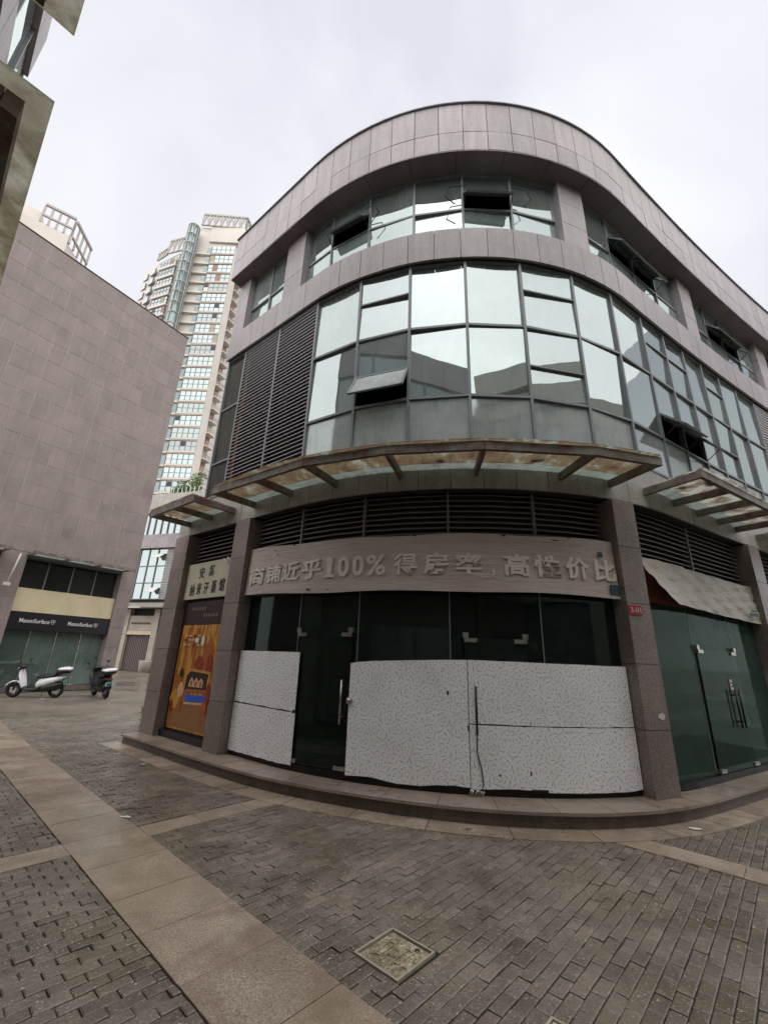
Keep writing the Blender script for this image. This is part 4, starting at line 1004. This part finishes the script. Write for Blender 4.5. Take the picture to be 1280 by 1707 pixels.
# ================================================================== SCOOTERS
def make_scooter(label, body):
    t = thing('scooter', label, 'scooter', group='scooters parked along the shopfront')
    def ell(cx, cz, rx, rz, y, n=12): return [(cx + rx * math.cos(2 * PI * k / n), y, cz + rz * math.sin(2 * PI * k / n)) for k in range(n)]
    def xs(x, z, hw, hz, n=12, p=2.6):            # cross-section in y-z at x (superellipse)
        out = []
        for k in range(n):
            a = 2 * PI * k / n; c, s_ = math.cos(a), math.sin(a)
            out.append((x, hw * math.copysign(abs(c) ** (2 / p), c), z + hz * math.copysign(abs(s_) ** (2 / p), s_)))
        return out
    for x in (-0.62, 0.62):
        w = MB().torus((x, 0, 0.24), 0.185, 0.055, 'y', 22, 8).build('wheel', MAT['tyre_rubber'], t)
        m = MB(); m.tube([(x, -0.05, 0.24), (x, 0.05, 0.24)], 0.10, 14); MB().torus((x, 0, 0.24), 0.14, 0.016, 'y', 18, 6)
        for k in range(5): m.bar((x, 0, 0.24), (x + 0.14 * math.cos(k * 1.257), 0, 0.24 + 0.14 * math.sin(k * 1.257)), 0.04, 0.025)
        m.build('rim', MAT['steel'], w)
    # front fender, leg shield, head
    m = MB(); rings = []
    for k in range(9):
        a = math.radians(20 + k * 17); rings.append([(-0.62 - (0.25 + d) * math.cos(a), w, 0.25 + (0.25 + d) * math.sin(a)) for d, w in ((0, -0.08), (0.03, -0.06), (0.04, 0), (0.03, 0.06), (0, 0.08))])
    m.loft(rings).build('front_fender', MAT['scooter_white'], t)
    m = MB(); m.loft([xs(-0.33, 0.30, 0.14, 0.03), xs(-0.38, 0.42, 0.19, 0.06), xs(-0.43, 0.58, 0.21, 0.07), xs(-0.48, 0.74, 0.19, 0.08), xs(-0.50, 0.86, 0.13, 0.07), xs(-0.49, 0.93, 0.07, 0.04)]).build('leg_shield', MAT[body], t)
    m = MB(); m.loft([xs(-0.60, 0.90, 0.05, 0.04), xs(-0.56, 0.92, 0.10, 0.07), xs(-0.48, 0.96, 0.12, 0.08), xs(-0.38, 0.97, 0.09, 0.05)]).build('handlebar_cover', MAT['scooter_black'], t)
    m = MB(); m.loft([xs(-0.622, 0.90, 0.05, 0.04), xs(-0.60, 0.90, 0.06, 0.05)]).build('headlight', MAT['steel'], t)
    m = MB(); m.tube([(-0.38, -0.32, 0.98), (-0.44, -0.2, 0.98), (-0.46, 0, 0.96), (-0.44, 0.2, 0.98), (-0.38, 0.32, 0.98)], 0.016, 8); m.build('handlebar', MAT['scooter_black'], t)
    for s in (-1, 1):
        m = MB(); m.tube([(-0.43, s * 0.22, 0.98), (-0.46, s * 0.27, 1.14)], 0.008, 6); m.loft([[(-0.47 + 0.0 * i, s * 0.28 + 0.055 * math.cos(2 * PI * k / 10), 1.17 + 0.04 * math.sin(2 * PI * k / 10)) if i == 0 else (-0.45, s * 0.28 + 0.055 * math.cos(2 * PI * k / 10), 1.17 + 0.04 * math.sin(2 * PI * k / 10)) for k in range(10)] for i in range(2)]).build('mirror', MAT['scooter_black'], t)
    m = MB(); m.tube([(-0.50, 0, 0.86), (-0.62, 0, 0.30)], 0.03, 8)
    for s in (-1, 1): m.tube([(-0.57, s * 0.07, 0.52), (-0.62, s * 0.07, 0.24)], 0.02, 8)
    m.build('fork', MAT['scooter_black'], t)
    m = MB(); m.loft([xs(-0.40, 0.31, 0.14, 0.06), xs(-0.2, 0.27, 0.17, 0.06), xs(0.05, 0.27, 0.17, 0.07), xs(0.2, 0.34, 0.15, 0.10)]).build('footboard', MAT['scooter_black'], t)
    m = MB(); m.loft([xs(0.02, 0.40, 0.10, 0.12), xs(0.12, 0.46, 0.16, 0.15), xs(0.32, 0.52, 0.18, 0.14), xs(0.55, 0.58, 0.17, 0.11), xs(0.74, 0.64, 0.12, 0.07), xs(0.82, 0.66, 0.06, 0.03)]).build('rear_body', MAT[body], t)
    m = MB(); m.loft([xs(0.05, 0.31, 0.12, 0.10), xs(0.30, 0.33, 0.16, 0.15), xs(0.62, 0.37, 0.15, 0.15), xs(0.86, 0.44, 0.09, 0.08)]).build('engine_cover', MAT['scooter_black'], t)
    m = MB(); m.loft([xs(-0.02, 0.64, 0.08, 0.03), xs(0.06, 0.66, 0.13, 0.05), xs(0.25, 0.68, 0.15, 0.055), xs(0.48, 0.72, 0.15, 0.06), xs(0.62, 0.75, 0.11, 0.05)]).build('seat', MAT['scooter_black'], t)
    m = MB(); m.tube([(0.55, -0.1, 0.68), (0.74, -0.11, 0.78), (0.82, 0, 0.79), (0.74, 0.11, 0.78), (0.55, 0.1, 0.68)], 0.014, 6); m.build('rack', MAT['scooter_black'], t)
    b = MB().loft([xs(0.58, 0.86, 0.13, 0.07), xs(0.64, 0.87, 0.19, 0.09), xs(0.82, 0.87, 0.20, 0.095), xs(0.94, 0.87, 0.16, 0.08), xs(0.97, 0.87, 0.11, 0.06)]).build('top_box', MAT['scooter_black'], t)
    MB().loft([xs(0.585, 0.915, 0.12, 0.035), xs(0.645, 0.93, 0.193, 0.045), xs(0.82, 0.94, 0.203, 0.055), xs(0.945, 0.93, 0.163, 0.045), xs(0.972, 0.915, 0.11, 0.03)]).build('lid', MAT['scooter_white'], b)
    m = MB(); m.bar((0.80, 0, 0.60), (0.88, 0, 0.40), 0.10, 0.02, (1, 0, 0)); m.build('rear_mudguard', MAT['scooter_black'], t)
    m = MB(); m.hexa([(0.865, -0.10, 0.42), (0.865, 0.10, 0.42), (0.872, 0.10, 0.42), (0.872, -0.10, 0.42), (0.835, -0.10, 0.54), (0.835, 0.10, 0.54), (0.842, 0.10, 0.54), (0.842, -0.10, 0.54)]); m.build('number_plate', MAT['plate_teal'], t)
    m = MB(); m.loft([xs(0.80, 0.64, 0.08, 0.03), xs(0.83, 0.63, 0.07, 0.025)]).build('tail_light', MAT['red_plate'], t)
    m = MB(); m.tube([(0.2, 0.12, 0.22), (0.12, 0.2, 0.0)], 0.012, 6); m.build('side_stand', MAT['steel'], t)
    return t
def set_scooter(t, x, y, yaw, lean): t.location = (x, y, -0.03); t.rotation_euler = (lean, 0, yaw); t.scale = (1.08, 1.25, 1.1)
s1 = make_scooter('white scooter seen side-on with a black seat and domed top box', 'scooter_white'); set_scooter(s1, -12.62, 17.15, math.radians(14), 0.10)
s2 = make_scooter('black bodied scooter with white front fender and white top box lid near the shopfront corner', 'scooter_black'); set_scooter(s2, -10.75, 18.05, math.radians(-42), 0.12)

# ================================================================== STEPS AT THE FAR END OF THE CORNER BUILDING
for (x, y, w, lab) in ((-5.55, 11.35, 0.5, 'short granite step just past the poster door pillar'), (-6.85, 13.9, 0.55, 'farther granite step past the poster door pillar')):
    t_ = thing('entry_step', lab, 'step', (x, y, -0.03), math.radians(-37))
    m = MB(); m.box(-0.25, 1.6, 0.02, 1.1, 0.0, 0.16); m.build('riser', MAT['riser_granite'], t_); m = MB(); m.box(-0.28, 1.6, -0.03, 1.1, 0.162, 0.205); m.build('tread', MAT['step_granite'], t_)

# ================================================================== NEAR LEFT BUILDING (canopies overhead) AND THE BUILDINGS ACROSS THE STREET
def uvb(mb, u0, u1, v0, v1, z0, z1): return uvbox(mb, u0, u1, v0, v1, z0, z1)
o7 = UV(-1.1, 0, 0)
nb_ = thing('near_building', 'glass fronted building at the left edge with mossy glass canopies overhead', 'building', o7)
def nbp(name, m, mat, parent=nb_): return m.build(name, MAT[mat] if mat in MAT else None, parent, o7)
UW = -1.1
nbp('wall_core', uvb(MB(), -9, UW - 0.35, -16, 8.25, 0, 12.6), 'interior_dark')
nbp('wall_end', uvb(MB(), -9, UW - 0.02, 8.252, 8.30, 0, 12.75), 'cladding')
for z0, z1 in ((4.2, 5.0), (8.6, 9.5), (11.6, 12.8)):
    vv = -16.0
    while vv < 8.2: nbp('band_tile', uvb(MB(), UW - 0.34, UW + 0.03, vv + 0.006, min(vv + 0.9, 8.3) - 0.006, z0, z1), 'cladding'); vv += 0.9
vv = -16.0; k = 0
while vv < 8.2:
    v1 = min(vv + 1.3, 8.28)
    for z0, z1 in ((0.1, 2.7), (5.0, 6.2), (6.2, 8.6), (9.5, 11.6)):
        w = nbp('window', uvb(MB(), UW - 0.1, UW - 0.02, vv, vv + 0.06, z0, z1), 'frame_grey'); uvb_ = uvb(MB(), UW - 0.09, UW - 0.03, vv + 0.062, v1, z0, z0 + 0.06); nbp('rail', uvb_, 'frame_grey', w)
        nbp('pane', uvb(MB(), UW - 0.075, UW - 0.063, vv + 0.07, v1 - 0.01, z0 + 0.07, z1 - 0.01), ('glass_upper', 'glass_spandrel', 'glass_top')[(k * 5 + k // 3) % 3], w); k += 1
        if k % 3 == 0 and z0 > 4: nbp('blind', uvb(MB(), UW - 0.2, UW - 0.19, vv + 0.1, v1 - 0.05, z0 + 0.1, z1), ('paper_white', 'curtain_pale', 'cream_board')[k % 2], w)
    nbp('louvre', uvb(MB(), UW - 0.12, UW - 0.04, vv, v1, 2.75, 4.15), 'louvre_brown'); vv += 1.3
for a, b in ((-16, -15.5), (-10.8, -10.2), (-5.6, -5.0), (-0.4, 0.2), (4.8, 5.4), (7.7, 8.3)): nbp('pillar', uvb(MB(), UW - 0.3, UW + 0.05, a, b, 0, 4.18), 'pillar_granite')
# unseen low block, added to keep bright reflections out of the shop glass
nbp('reflection_block', uvb(MB(), -9, UW - 0.4, 8.32, 13.0, 0, 4.6), 'core_dark')
# open brown-framed window above the canopies
m = MB(); a = UV(UW + 0.02, 6.0, 6.2); nbp('open_window', uvb(MB(), UW - 0.02, UW + 0.02, 5.3, 6.6, 6.1, 9.0), 'curtain_brown')
def near_canopy(v0, v1, z):
    ue = -0.19; c = nbp('canopy', uvb(MB(), ue - 0.19, ue - 0.11, v0 + 0.11, v1 - 0.11, z - 0.14, z), 'canopy_beam')
    nbp('beam', uvb(MB(), UW + 0.05, ue - 0.195, v0 + 0.11, v0 + 0.19, z - 0.14, z - 0.002), 'canopy_beam', c); nbp('beam', uvb(MB(), UW + 0.05, ue - 0.195, v1 - 0.19, v1 - 0.11, z - 0.14, z - 0.002), 'canopy_beam', c)
    q = v0 + 1.5
    while q < v1 - 0.6: nbp('beam', uvb(MB(), UW + 0.05, ue - 0.195, q, q + 0.07, z - 0.13, z - 0.002), 'canopy_beam', c); q += 1.3
    nbp('glass_panel', uvb(MB(), UW + 0.04, ue, v0, v1, z + 0.004, z + 0.02), 'canopy_mossy', c)
near_canopy(2.45, 7.4, 4.62); near_canopy(-5.0, 2.04, 4.62)
# buildings behind the viewer: seen mirrored in the glass
def across(name, label, ox, oy, ang, W, depth, H, seed):
    """front along local x at y = 0, facing +y"""
    r = random.Random(seed); t = thing(name, label, 'building', (ox, oy, 0), ang)
    f = lambda n, m, mt, p=t: m.build(n, MAT[mt], p)
    bx_ = lambda *a: MB().box(*a)
    f('wall_core', bx_(0, W, -depth, -0.35, 0, H - 0.2), 'curtain_pale')
    f('wall_end', bx_(-0.06, -0.002, -depth, 0.0, 0, H), 'cladding')
    fl = [0, 4.4, 8.9, 13.4, 17.9, 22.4]
    for z in fl[1:]:
        if z > H: break
        f('floor_band', bx_(0, W, -0.34, 0.04, z - 0.2, min(z + 0.6, H)), 'pale_stone')
    f('parapet', bx_(-0.08, W, -0.34, 0.25, H - 1.3, H), 'pale_stone')
    x = 0.0; k = 0
    while x < W - 0.2:
        x2 = min(x + 1.15, W)
        for z0, z1 in zip(fl, fl[1:]):
            if z0 > H - 2: break
            lo, hi = (z0 + 0.62 if z0 else 0.1), min(z1 - 0.22, H - 1.32)
            w = f('window', bx_(x, x + 0.07, -0.12, 0.0, lo, hi), 'frame_grey'); mid = lo + (hi - lo) * 0.36
            f('rail', bx_(x + 0.072, x2, -0.1, -0.01, mid - 0.03, mid + 0.03), 'frame_grey', w)
            f('pane', bx_(x + 0.075, x2 - 0.005, -0.08, -0.07, lo, mid - 0.032), r.choice(('glass_upper', 'glass_spandrel')), w)
            f('pane', bx_(x + 0.075, x2 - 0.005, -0.08, -0.07, mid + 0.032, hi), r.choice(('glass_upper', 'glass_top')), w)
            if r.random() < 0.45: f('blind', bx_(x + 0.09, x2 - 0.02, -0.2, -0.19, mid, hi), r.choice(('curtain_pale', 'cream_board', 'paper_white')), w)
        if k % 4 == 0: f('pillar', bx_(x - 0.25, x + 0.25, 0.05, 0.15, 0, H - 1.32), 'pale_stone')
        x = x2; k += 1
across('street_building', 'glass and granite building across the side street, mirrored in the corner glass', 4.6, -6.6, math.radians(31), 22.0, 9, 15.5, 1)
across('office_block', 'taller glass office block behind the street building, mirrored in the corner glass', -9.0, -15.0, math.radians(4), 14.0, 9, 17.0, 2)

# ================================================================== LOW BUILDING AT THE END OF THE LANE
def frame_at(az, d):
    a = math.radians(az); return Vector((math.sin(a) * d, math.cos(a) * d, 0))
BGO = frame_at(-28, 45); BGR = math.radians(28 - 45)
bg_ = thing('lane_end_building', 'pale stone three storey building with roller shutter at the end of the lane', 'building', BGO, BGR)
def bgp(name, m, mat, parent=bg_): return m.build(name, MAT[mat], parent)
bx = lambda *a: MB().box(*a)
bgp('wall_core', bx(-6, 8, 0.5, 8, 0, 15.5), 'interior_dark')
for x0, x1 in ((-6, -1.9), (0.85, 1.45), (3.9, 4.5), (4.5, 8)): bgp('pier', bx(x0, x1, 0.0, 0.49, 0, 5.3), 'shop_grey_stone')
bgp('sign_board', bx(-1.88, 0.83, 0.1, 0.3, 3.35, 4.7), 'shop_grey_stone'); bgp('lintel', bx(-1.88, 0.83, 0.05, 0.48, 3.05, 3.34), 'cream_board')
sh = bgp('roller_shutter', bx(-1.88, 0.83, 0.3, 0.34, 0, 3.04), 'louvre_brown')
for k in range(14): bgp('shutter_rib', bx(-1.86 + k * 0.19, -1.80 + k * 0.19, 0.27, 0.299, 0, 3.03), 'core_dark', sh)
for k in range(11): bgp('sign_mark', bx(-1.6 + k * 0.2, -1.45 + k * 0.2, 0.08, 0.099, 3.95, 4.12), 'sign_black')
bgp('shop_back', bx(1.46, 3.89, 0.35, 0.45, 0, 4.7), 'sign_black'); bgp('blue_sign', bx(1.5, 3.0, 0.1, 0.2, 3.2, 4.4), 'blue_sheet')
bgp('canopy', bx(-3.5, 6, -0.9, 0.45, 5.35, 5.75), 'fascia_granite'); bgp('canopy_edge', bx(-1.2, 0.1, -1.1, -0.92, 5.28, 5.4), 'pipe_white')
for z0, z1 in ((6.2, 7.7), (7.7, 9.3), (9.3, 11.0)):
    for k in range(3):
        w = bgp('window', bx(-2.6 + k * 1.05, -2.52 + k * 1.05, 0.3, 0.45, z0, z1), 'frame_grey'); bgp('rail', bx(-2.5 + k * 1.05, -1.57 + k * 1.05, 0.3, 0.45, z0, z0 + 0.08), 'frame_grey', w); bgp('pane', bx(-2.5 + k * 1.05, -1.57 + k * 1.05, 0.38, 0.40, z0 + 0.09, z1 - 0.01), 'glass_far', w)
for k in range(2):
    lv = bgp('louvre', bx(0.58 + k * 0.9, 1.42 + k * 0.9, 0.42, 0.46, 6.2, 11.0), 'louvre_pale')
    for q in range(32): bgp('slat', bx(0.6 + k * 0.9, 1.4 + k * 0.9, 0.30, 0.40, 6.25 + q * 0.15, 6.33 + q * 0.15), 'louvre_pale', lv)
bgp('louvre_wall', bx(2.4, 8, 0.3, 0.49, 5.76, 11.0), 'shop_grey_stone')
for q, (x, z) in enumerate(((-0.55, 10.55), (-0.5, 7.3))):
    m = MB(); m.hexa([(x, -0.35, z - .5), (x + .95, -0.35, z - .5), (x + .95, -0.33, z - .52), (x, -0.33, z - .52), (x, 0.3, z), (x + .95, 0.3, z), (x + .95, 0.32, z - .02), (x, 0.32, z - .02)]); bgp('open_sash', m, 'paper_white')
bgp('stone_band', bx(-6, 8, 0.0, 0.49, 11.05, 12.4), 'cladding')
for k in range(9):
    w = bgp('window', bx(-4.0 + k * 0.8, -3.93 + k * 0.8, 0.25, 0.45, 12.42, 14.6), 'frame_grey'); bgp('pane', bx(-3.92 + k * 0.8, -3.21 + k * 0.8, 0.36, 0.38, 12.42, 14.6), 'glass_far', w)
bgp('terrace_parapet', bx(-6, 8, 0.0, 0.3, 14.65, 16.6), 'fascia_granite')
for k in range(14): bgp('railing_post', bx(-3 + k * 0.5, -2.94 + k * 0.5, 0.1, 0.16, 16.6, 17.2), 'pipe_white')
def leaf_cloud(m, c, r, n, size, rng):
    for _ in range(n):
        while True:
            p = Vector((rng.uniform(-1, 1), rng.uniform(-1, 1), rng.uniform(-1, 1)))
            if 0.3 < p.length < 1: break
        q = Vector((c[0] + p.x * r[0], c[1] + p.y * r[1], c[2] + p.z * r[2])); a = Vector((rng.gauss(0, 1), rng.gauss(0, 1), rng.gauss(0, .5))).normalized(); b = a.cross(Vector((rng.gauss(0, 1), rng.gauss(0, 1), rng.gauss(0, 1)))).normalized()
        s = size * rng.uniform(.6, 1.3); m.quad(q - a * s, q - b * s * .5, q + a * s, q + b * s * .5); m.tint.append(rng.random())
rng = random.Random(5)
WB = Matrix.Translation(BGO) @ Matrix.Rotation(BGR, 4, 'Z')
for x, h, w, lab in ((-0.9, 1.5, 0.9, 'low rounded green shrub on the roof terrace beside the tall tower'), (0.5, 2.2, 1.1, 'bushy green shrub in the middle of the roof terrace railing'), (2.0, 2.8, 1.2, 'tallest bushy green shrub on the roof terrace next to the corner building')):
    bp = WB @ Vector((x, 0.9, 15.8)); t_ = thing('terrace_shrub', lab, 'shrub', bp, 0, 'shrubs on the roof terrace')
    m = MB(); m.tint = []
    for k in range(7): leaf_cloud(m, (rng.uniform(-w, w) * .6, rng.uniform(-.4, .4), h * rng.uniform(.45, 1.0)), (w * .5, .5, h * .28), 90, 0.12, rng)
    m.build('foliage', MAT['leaf'], t_); m = MB(); m.tube([(0, 0, 0), (0.05, 0, h * .5), (0, 0.05, h * .9)], [0.05, 0.035, 0.01], 6); m.build('stem', MAT['bark'], t_)
# odds and ends before the shutter
q = frame_at(-27.0, 43.5); tt = thing('white_bin', 'pale box standing in front of the lane-end roller shutter', 'box', (q.x, q.y, -0.03), BGR); m = MB(); m.loft([[(-.45, -.3, 0), (.45, -.3, 0), (.45, .3, 0), (-.45, .3, 0)], [(-.5, -.33, .75), (.5, -.33, .75), (.5, .33, .75), (-.5, .33, .75)], [(-.5, -.33, .85), (.5, -.33, .85), (.5, .33, .85), (-.5, .33, .85)]]); m.build('body', MAT['shop_grey_stone'], tt); bx(-.53, .53, -.36, .36, .86, .93).build('lid', MAT['pipe_white'], tt)

# ================================================================== TALL TOWER
TO = frame_at(-31, 89); TR = math.radians(31)
tw = thing('apartment_tower', 'tall tan apartment tower with banded bay windows and a teal glass stair', 'building', TO, TR)
def twp(name, m, mat, parent=tw): return m.build(name, MAT[mat], parent)
def obox(p, q, depth, z0, z1, off=0.0):
    """box whose front face runs p->q in plan, going back by depth, front moved outward by off"""
    p = Vector((p[0], p[1], 0)); q = Vector((q[0], q[1], 0)); d = (q - p).normalized(); n = Vector((d.y, -d.x, 0)); a, b = p + n * off, q + n * off; c, e = b - n * depth, a - n * depth
    return MB().hexa([(w.x, w.y, z0) for w in (a, b, c, e)] + [(w.x, w.y, z1) for w in (a, b, c, e)])
def lerp2(p, q, t): return (p[0] + (q[0] - p[0]) * t, p[1] + (q[1] - p[1]) * t)
A0, A1 = (2.35, 1.4), (7.2, -1.6); S1 = (10.4, 1.2)
twp('wall_core', obox((-1.4, 4.2), (7.4, -0.6), 16, 0, 103.5), 'tower_tan')
twp('wall_core', obox((-11.0, 16.0), (-4.1, 5.2), 14, 0, 94.0), 'tower_pink')
twp('crown_wall', obox((1.4, 2.2), (8.6, -2.0), 9, 98.5, 103.6), 'tower_tan')
fh = 3.0; trng = random.Random(21)
def glazed(p, q, z0, z1, cols, rows, name, parent=tw):
    w = twp(name, obox(p, q, 0.3, z0 - 0.06, z0 + 0.05, 0.12), 'tower_grey', parent)
    m = MB()
    for c in range(cols + 1):
        a = lerp2(p, q, c / cols); b = lerp2(p, q, min(1, c / cols + 0.02)); mm = obox(lerp2(p, q, max(0, c / cols - .012)), lerp2(p, q, min(1, c / cols + .012)), 0.12, z0, z1, 0.06); n = len(m.v); m.v += mm.v; m.f += [tuple(n + i for i in f) for f in mm.f]; m.sm += mm.sm
    for r in range(1, rows):
        z = z0 + (z1 - z0) * r / rows; mm = obox(p, q, 0.1, z - 0.04, z + 0.04, 0.05); n = len(m.v); m.v += mm.v; m.f += [tuple(n + i for i in f) for f in mm.f]; m.sm += mm.sm
    twp('frame', m, 'frame_grey', w); twp('pane', obox(p, q, 0.06, z0 + 0.05, z1, 0.0), trng.choice(('glass_far', 'glass_far', 'glass_spandrel', 'glass_top')), w)
    if trng.random() < 0.4:
        c = trng.randrange(cols); a_, b_ = lerp2(p, q, (c + .1) / cols), lerp2(p, q, (c + .9) / cols); twp('open_window', obox(a_, b_, 0.2, z0 + (z1 - z0) * .55, z1 - .1, 0.1), 'sign_black', w)  # black box stands in for the shaded room behind an open sash
    if trng.random() < 0.35:
        c = trng.randrange(cols); a_, b_ = lerp2(p, q, (c + .05) / cols), lerp2(p, q, (c + .95) / cols); twp('blind', obox(a_, b_, 0.1, z0 + .1, z1 - .1, 0.03), trng.choice(('curtain_pale', 'paper_white', 'tower_brown')), w)
    return w
for k in range(31):
    zt_ = 96.7 - fh * k
    if zt_ < 26: break
    glazed(A0, A1, zt_ - 2.25, zt_, 5, 2, 'bay_window')
    twp('floor_band', obox(A0, A1, 0.8, zt_ - 3.0 + 0.12, zt_ - 2.33, 0.18), 'tower_tan'); twp('band_line', obox(A0, A1, 0.3, zt_ - 2.72, zt_ - 2.62, 0.24), 'tower_brown')
    # side wall and balcony
    if k % 1 == 0:
        twp('side_wall', obox(A1, lerp2(A1, S1, 0.45), 0.3, zt_ - 3.0, zt_ - 0.0), 'tower_tan')
        bal = twp('balcony', obox(lerp2(A1, S1, 0.45), S1, 1.6, zt_ - 3.0, zt_ - 2.8, 0.5), 'tower_tan')
        m = MB()
        for c in range(7):
            a = lerp2(lerp2(A1, S1, 0.45), S1, c / 6); mm = obox(a, (a[0] + 0.05, a[1] + 0.045), 0.05, zt_ - 2.8, zt_ - 1.9, 0.48); n = len(m.v); m.v += mm.v; m.f += [tuple(n + i for i in f) for f in mm.f]; m.sm += mm.sm
        mm = obox(lerp2(A1, S1, 0.45), S1, 0.06, zt_ - 1.9, zt_ - 1.82, 0.49); n = len(m.v); m.v += mm.v; m.f += [tuple(n + i for i in f) for f in mm.f]; m.sm += mm.sm
        twp('railing', m, 'tower_grey' if k % 3 else 'louvre_brown', bal); twp('balcony_back', obox(lerp2(A1, S1, 0.45), S1, 0.2, zt_ - 2.8, zt_, -0.9), 'tower_brown' if k % 2 else 'tower_grey', bal)
    # recessed bay with bands
    twp('recess_ledge', obox((-1.3, 3.6), (2.3, 1.8), 0.6, zt_ - 2.75, zt_ - 2.35, 0.25), 'tower_tan'); twp('recess_window', obox((1.5, 2.3), (2.28, 1.86), 0.1, zt_ - 2.2, zt_ - 0.3, 0.12), 'glass_teal')
    # left curved bays
    zl = 92.3 - fh * k
    if zl > 60:
        glazed((-7.5, 8.7), (-4.4, 4.9), zl - 2.2, zl, 5, 2, 'bay_window'); twp('floor_band', obox((-7.55, 8.8), (-4.35, 4.85), 0.5, zl - 2.9, zl - 2.3, 0.3), 'tower_pink')
        for a, b in (((-9.4, 12.6), (-8.5, 10.8)), ((-10.8, 15.6), (-10.0, 13.9))):
            w = twp('window', obox(a, b, 0.3, zl - 2.2, zl - 0.5, 0.03), 'frame_grey'); twp('pane', obox(lerp2(a, b, .08), lerp2(a, b, .92), 0.1, zl - 2.1, zl - 0.6, 0.06), 'glass_far', w)
# teal stair cylinder
m = MB(); cx, cy, rr = -2.35, 2.6, 1.3
m.loft([[(cx + rr * math.cos(2 * PI * k / 16), cy + rr * math.sin(2 * PI * k / 16), z) for k in range(16)] for z in (0, 101.0)]); st_ = twp('stair_glass', m, 'glass_teal')
for k in range(34):
    z = 101 - k * 3.0; m = MB(); m.loft([[(cx + (rr + .05) * math.cos(2 * PI * q / 16), cy + (rr + .05) * math.sin(2 * PI * q / 16), zz) for q in range(16)] for zz in (z - .18, z)]); twp('stair_ring', m, 'tower_grey', st_)
for k in range(8):
    a = 2 * PI * k / 8; x, y = cx + (rr + .03) * math.cos(a), cy + (rr + .03) * math.sin(a); twp('stair_mullion', MB().box(x - .06, x + .06, y - .06, y + .06, 0, 101.2), 'tower_grey', st_)
# crown pergola
def crown(p, q, z0, z1, n):
    c = twp('crown_pergola', obox(p, q, 0.5, z1 - 0.5, z1, 0.2), 'tower_grey')
    for k in range(n + 1):
        a = lerp2(p, q, k / n); b = lerp2(p, q, min(1, k / n + 0.5 / n)); m = MB(); m.bar((a[0], a[1], z0), (a[0], a[1], z1 - .5), 0.4, 0.4)
        if k < n: m.bar((a[0], a[1], z0), (b[0], b[1], z1 - .5), 0.25, 0.25); d = lerp2(p, q, (k + 1) / n); m.bar((d[0], d[1], z0), (b[0], b[1], z1 - .5), 0.25, 0.25)
        twp('crown_post', m, 'tower_grey', c)
    twp('crown_rail', obox(p, q, 0.3, z0 - 0.1, z0 + 0.3, 0.1), 'tower_grey', c)
crown((-0.9, 3.2), (8.7, -1.9), 103.6, 107.5, 7); crown((8.7, -1.9), (11.6, 2.2), 103.6, 107.5, 2); crown((-6.6, 7.2), (-3.6, 4.0), 94.2, 98.5, 3); crown((-8.6, 10.8), (-6.8, 7.6), 94.1, 96.5, 2)
# ---- second tower behind the tiled building
T2O = frame_at(-47, 95); t2 = thing('pergola_tower', 'pale tan tower top with open pergola frames above the tiled building', 'building', T2O, math.radians(47))
def t2p(name, m, mat, parent=t2): return m.build(name, MAT[mat], parent)
t2p('wall', obox((-14, 3.0), (2.3, 0.0), 12, 0, 83.5), 'tower_tan'); t2p('side_wall', obox((2.32, 0.0), (7.6, 6.5), 4, 0, 81.5), 'tower_pink')
t2p('stair_head', obox((-9, 3.2), (-2.9, 1.8), 6, 83.5, 87.2, -0.5), 'tower_tan')
def frame2(p, q, z0, z1, n):
    c = t2p('pergola', obox(p, q, 0.5, z1 - 0.5, z1, 0.4), 'tower_grey')
    for k in range(n + 1):
        a = lerp2(p, q, k / n); m = MB(); m.bar((a[0], a[1], z0), (a[0], a[1], z1 - .5), 0.4, 0.4); t2p('pergola_post', m, 'tower_grey', c)
    t2p('pergola_rail', obox(p, q, 0.4, z0 + 1.7, z0 + 2.1, 0.35), 'tower_grey', c)
frame2((-2.6, 1.0), (2.5, 0.0), 83.5, 88.5, 4); frame2((2.6, 0.0), (6.6, 5.4), 81.6, 88.0, 4)
for x in (-12, -9.5, -7, -4.5, -2, 0.6):
    for z in (79.3, 76, 72.7):
        a, b = lerp2((-14, 3.0), (2.3, 0.0), (x + 14) / 16.3), lerp2((-14, 3.0), (2.3, 0.0), (x + 15.3) / 16.3); w = t2p('window', obox(a, b, 0.2, z - 1.6, z, 0.06), 'frame_grey'); t2p('pane', obox(lerp2(a, b, .06), lerp2(a, b, .94), 0.1, z - 1.5, z - .1, 0.1), 'glass_far', w)
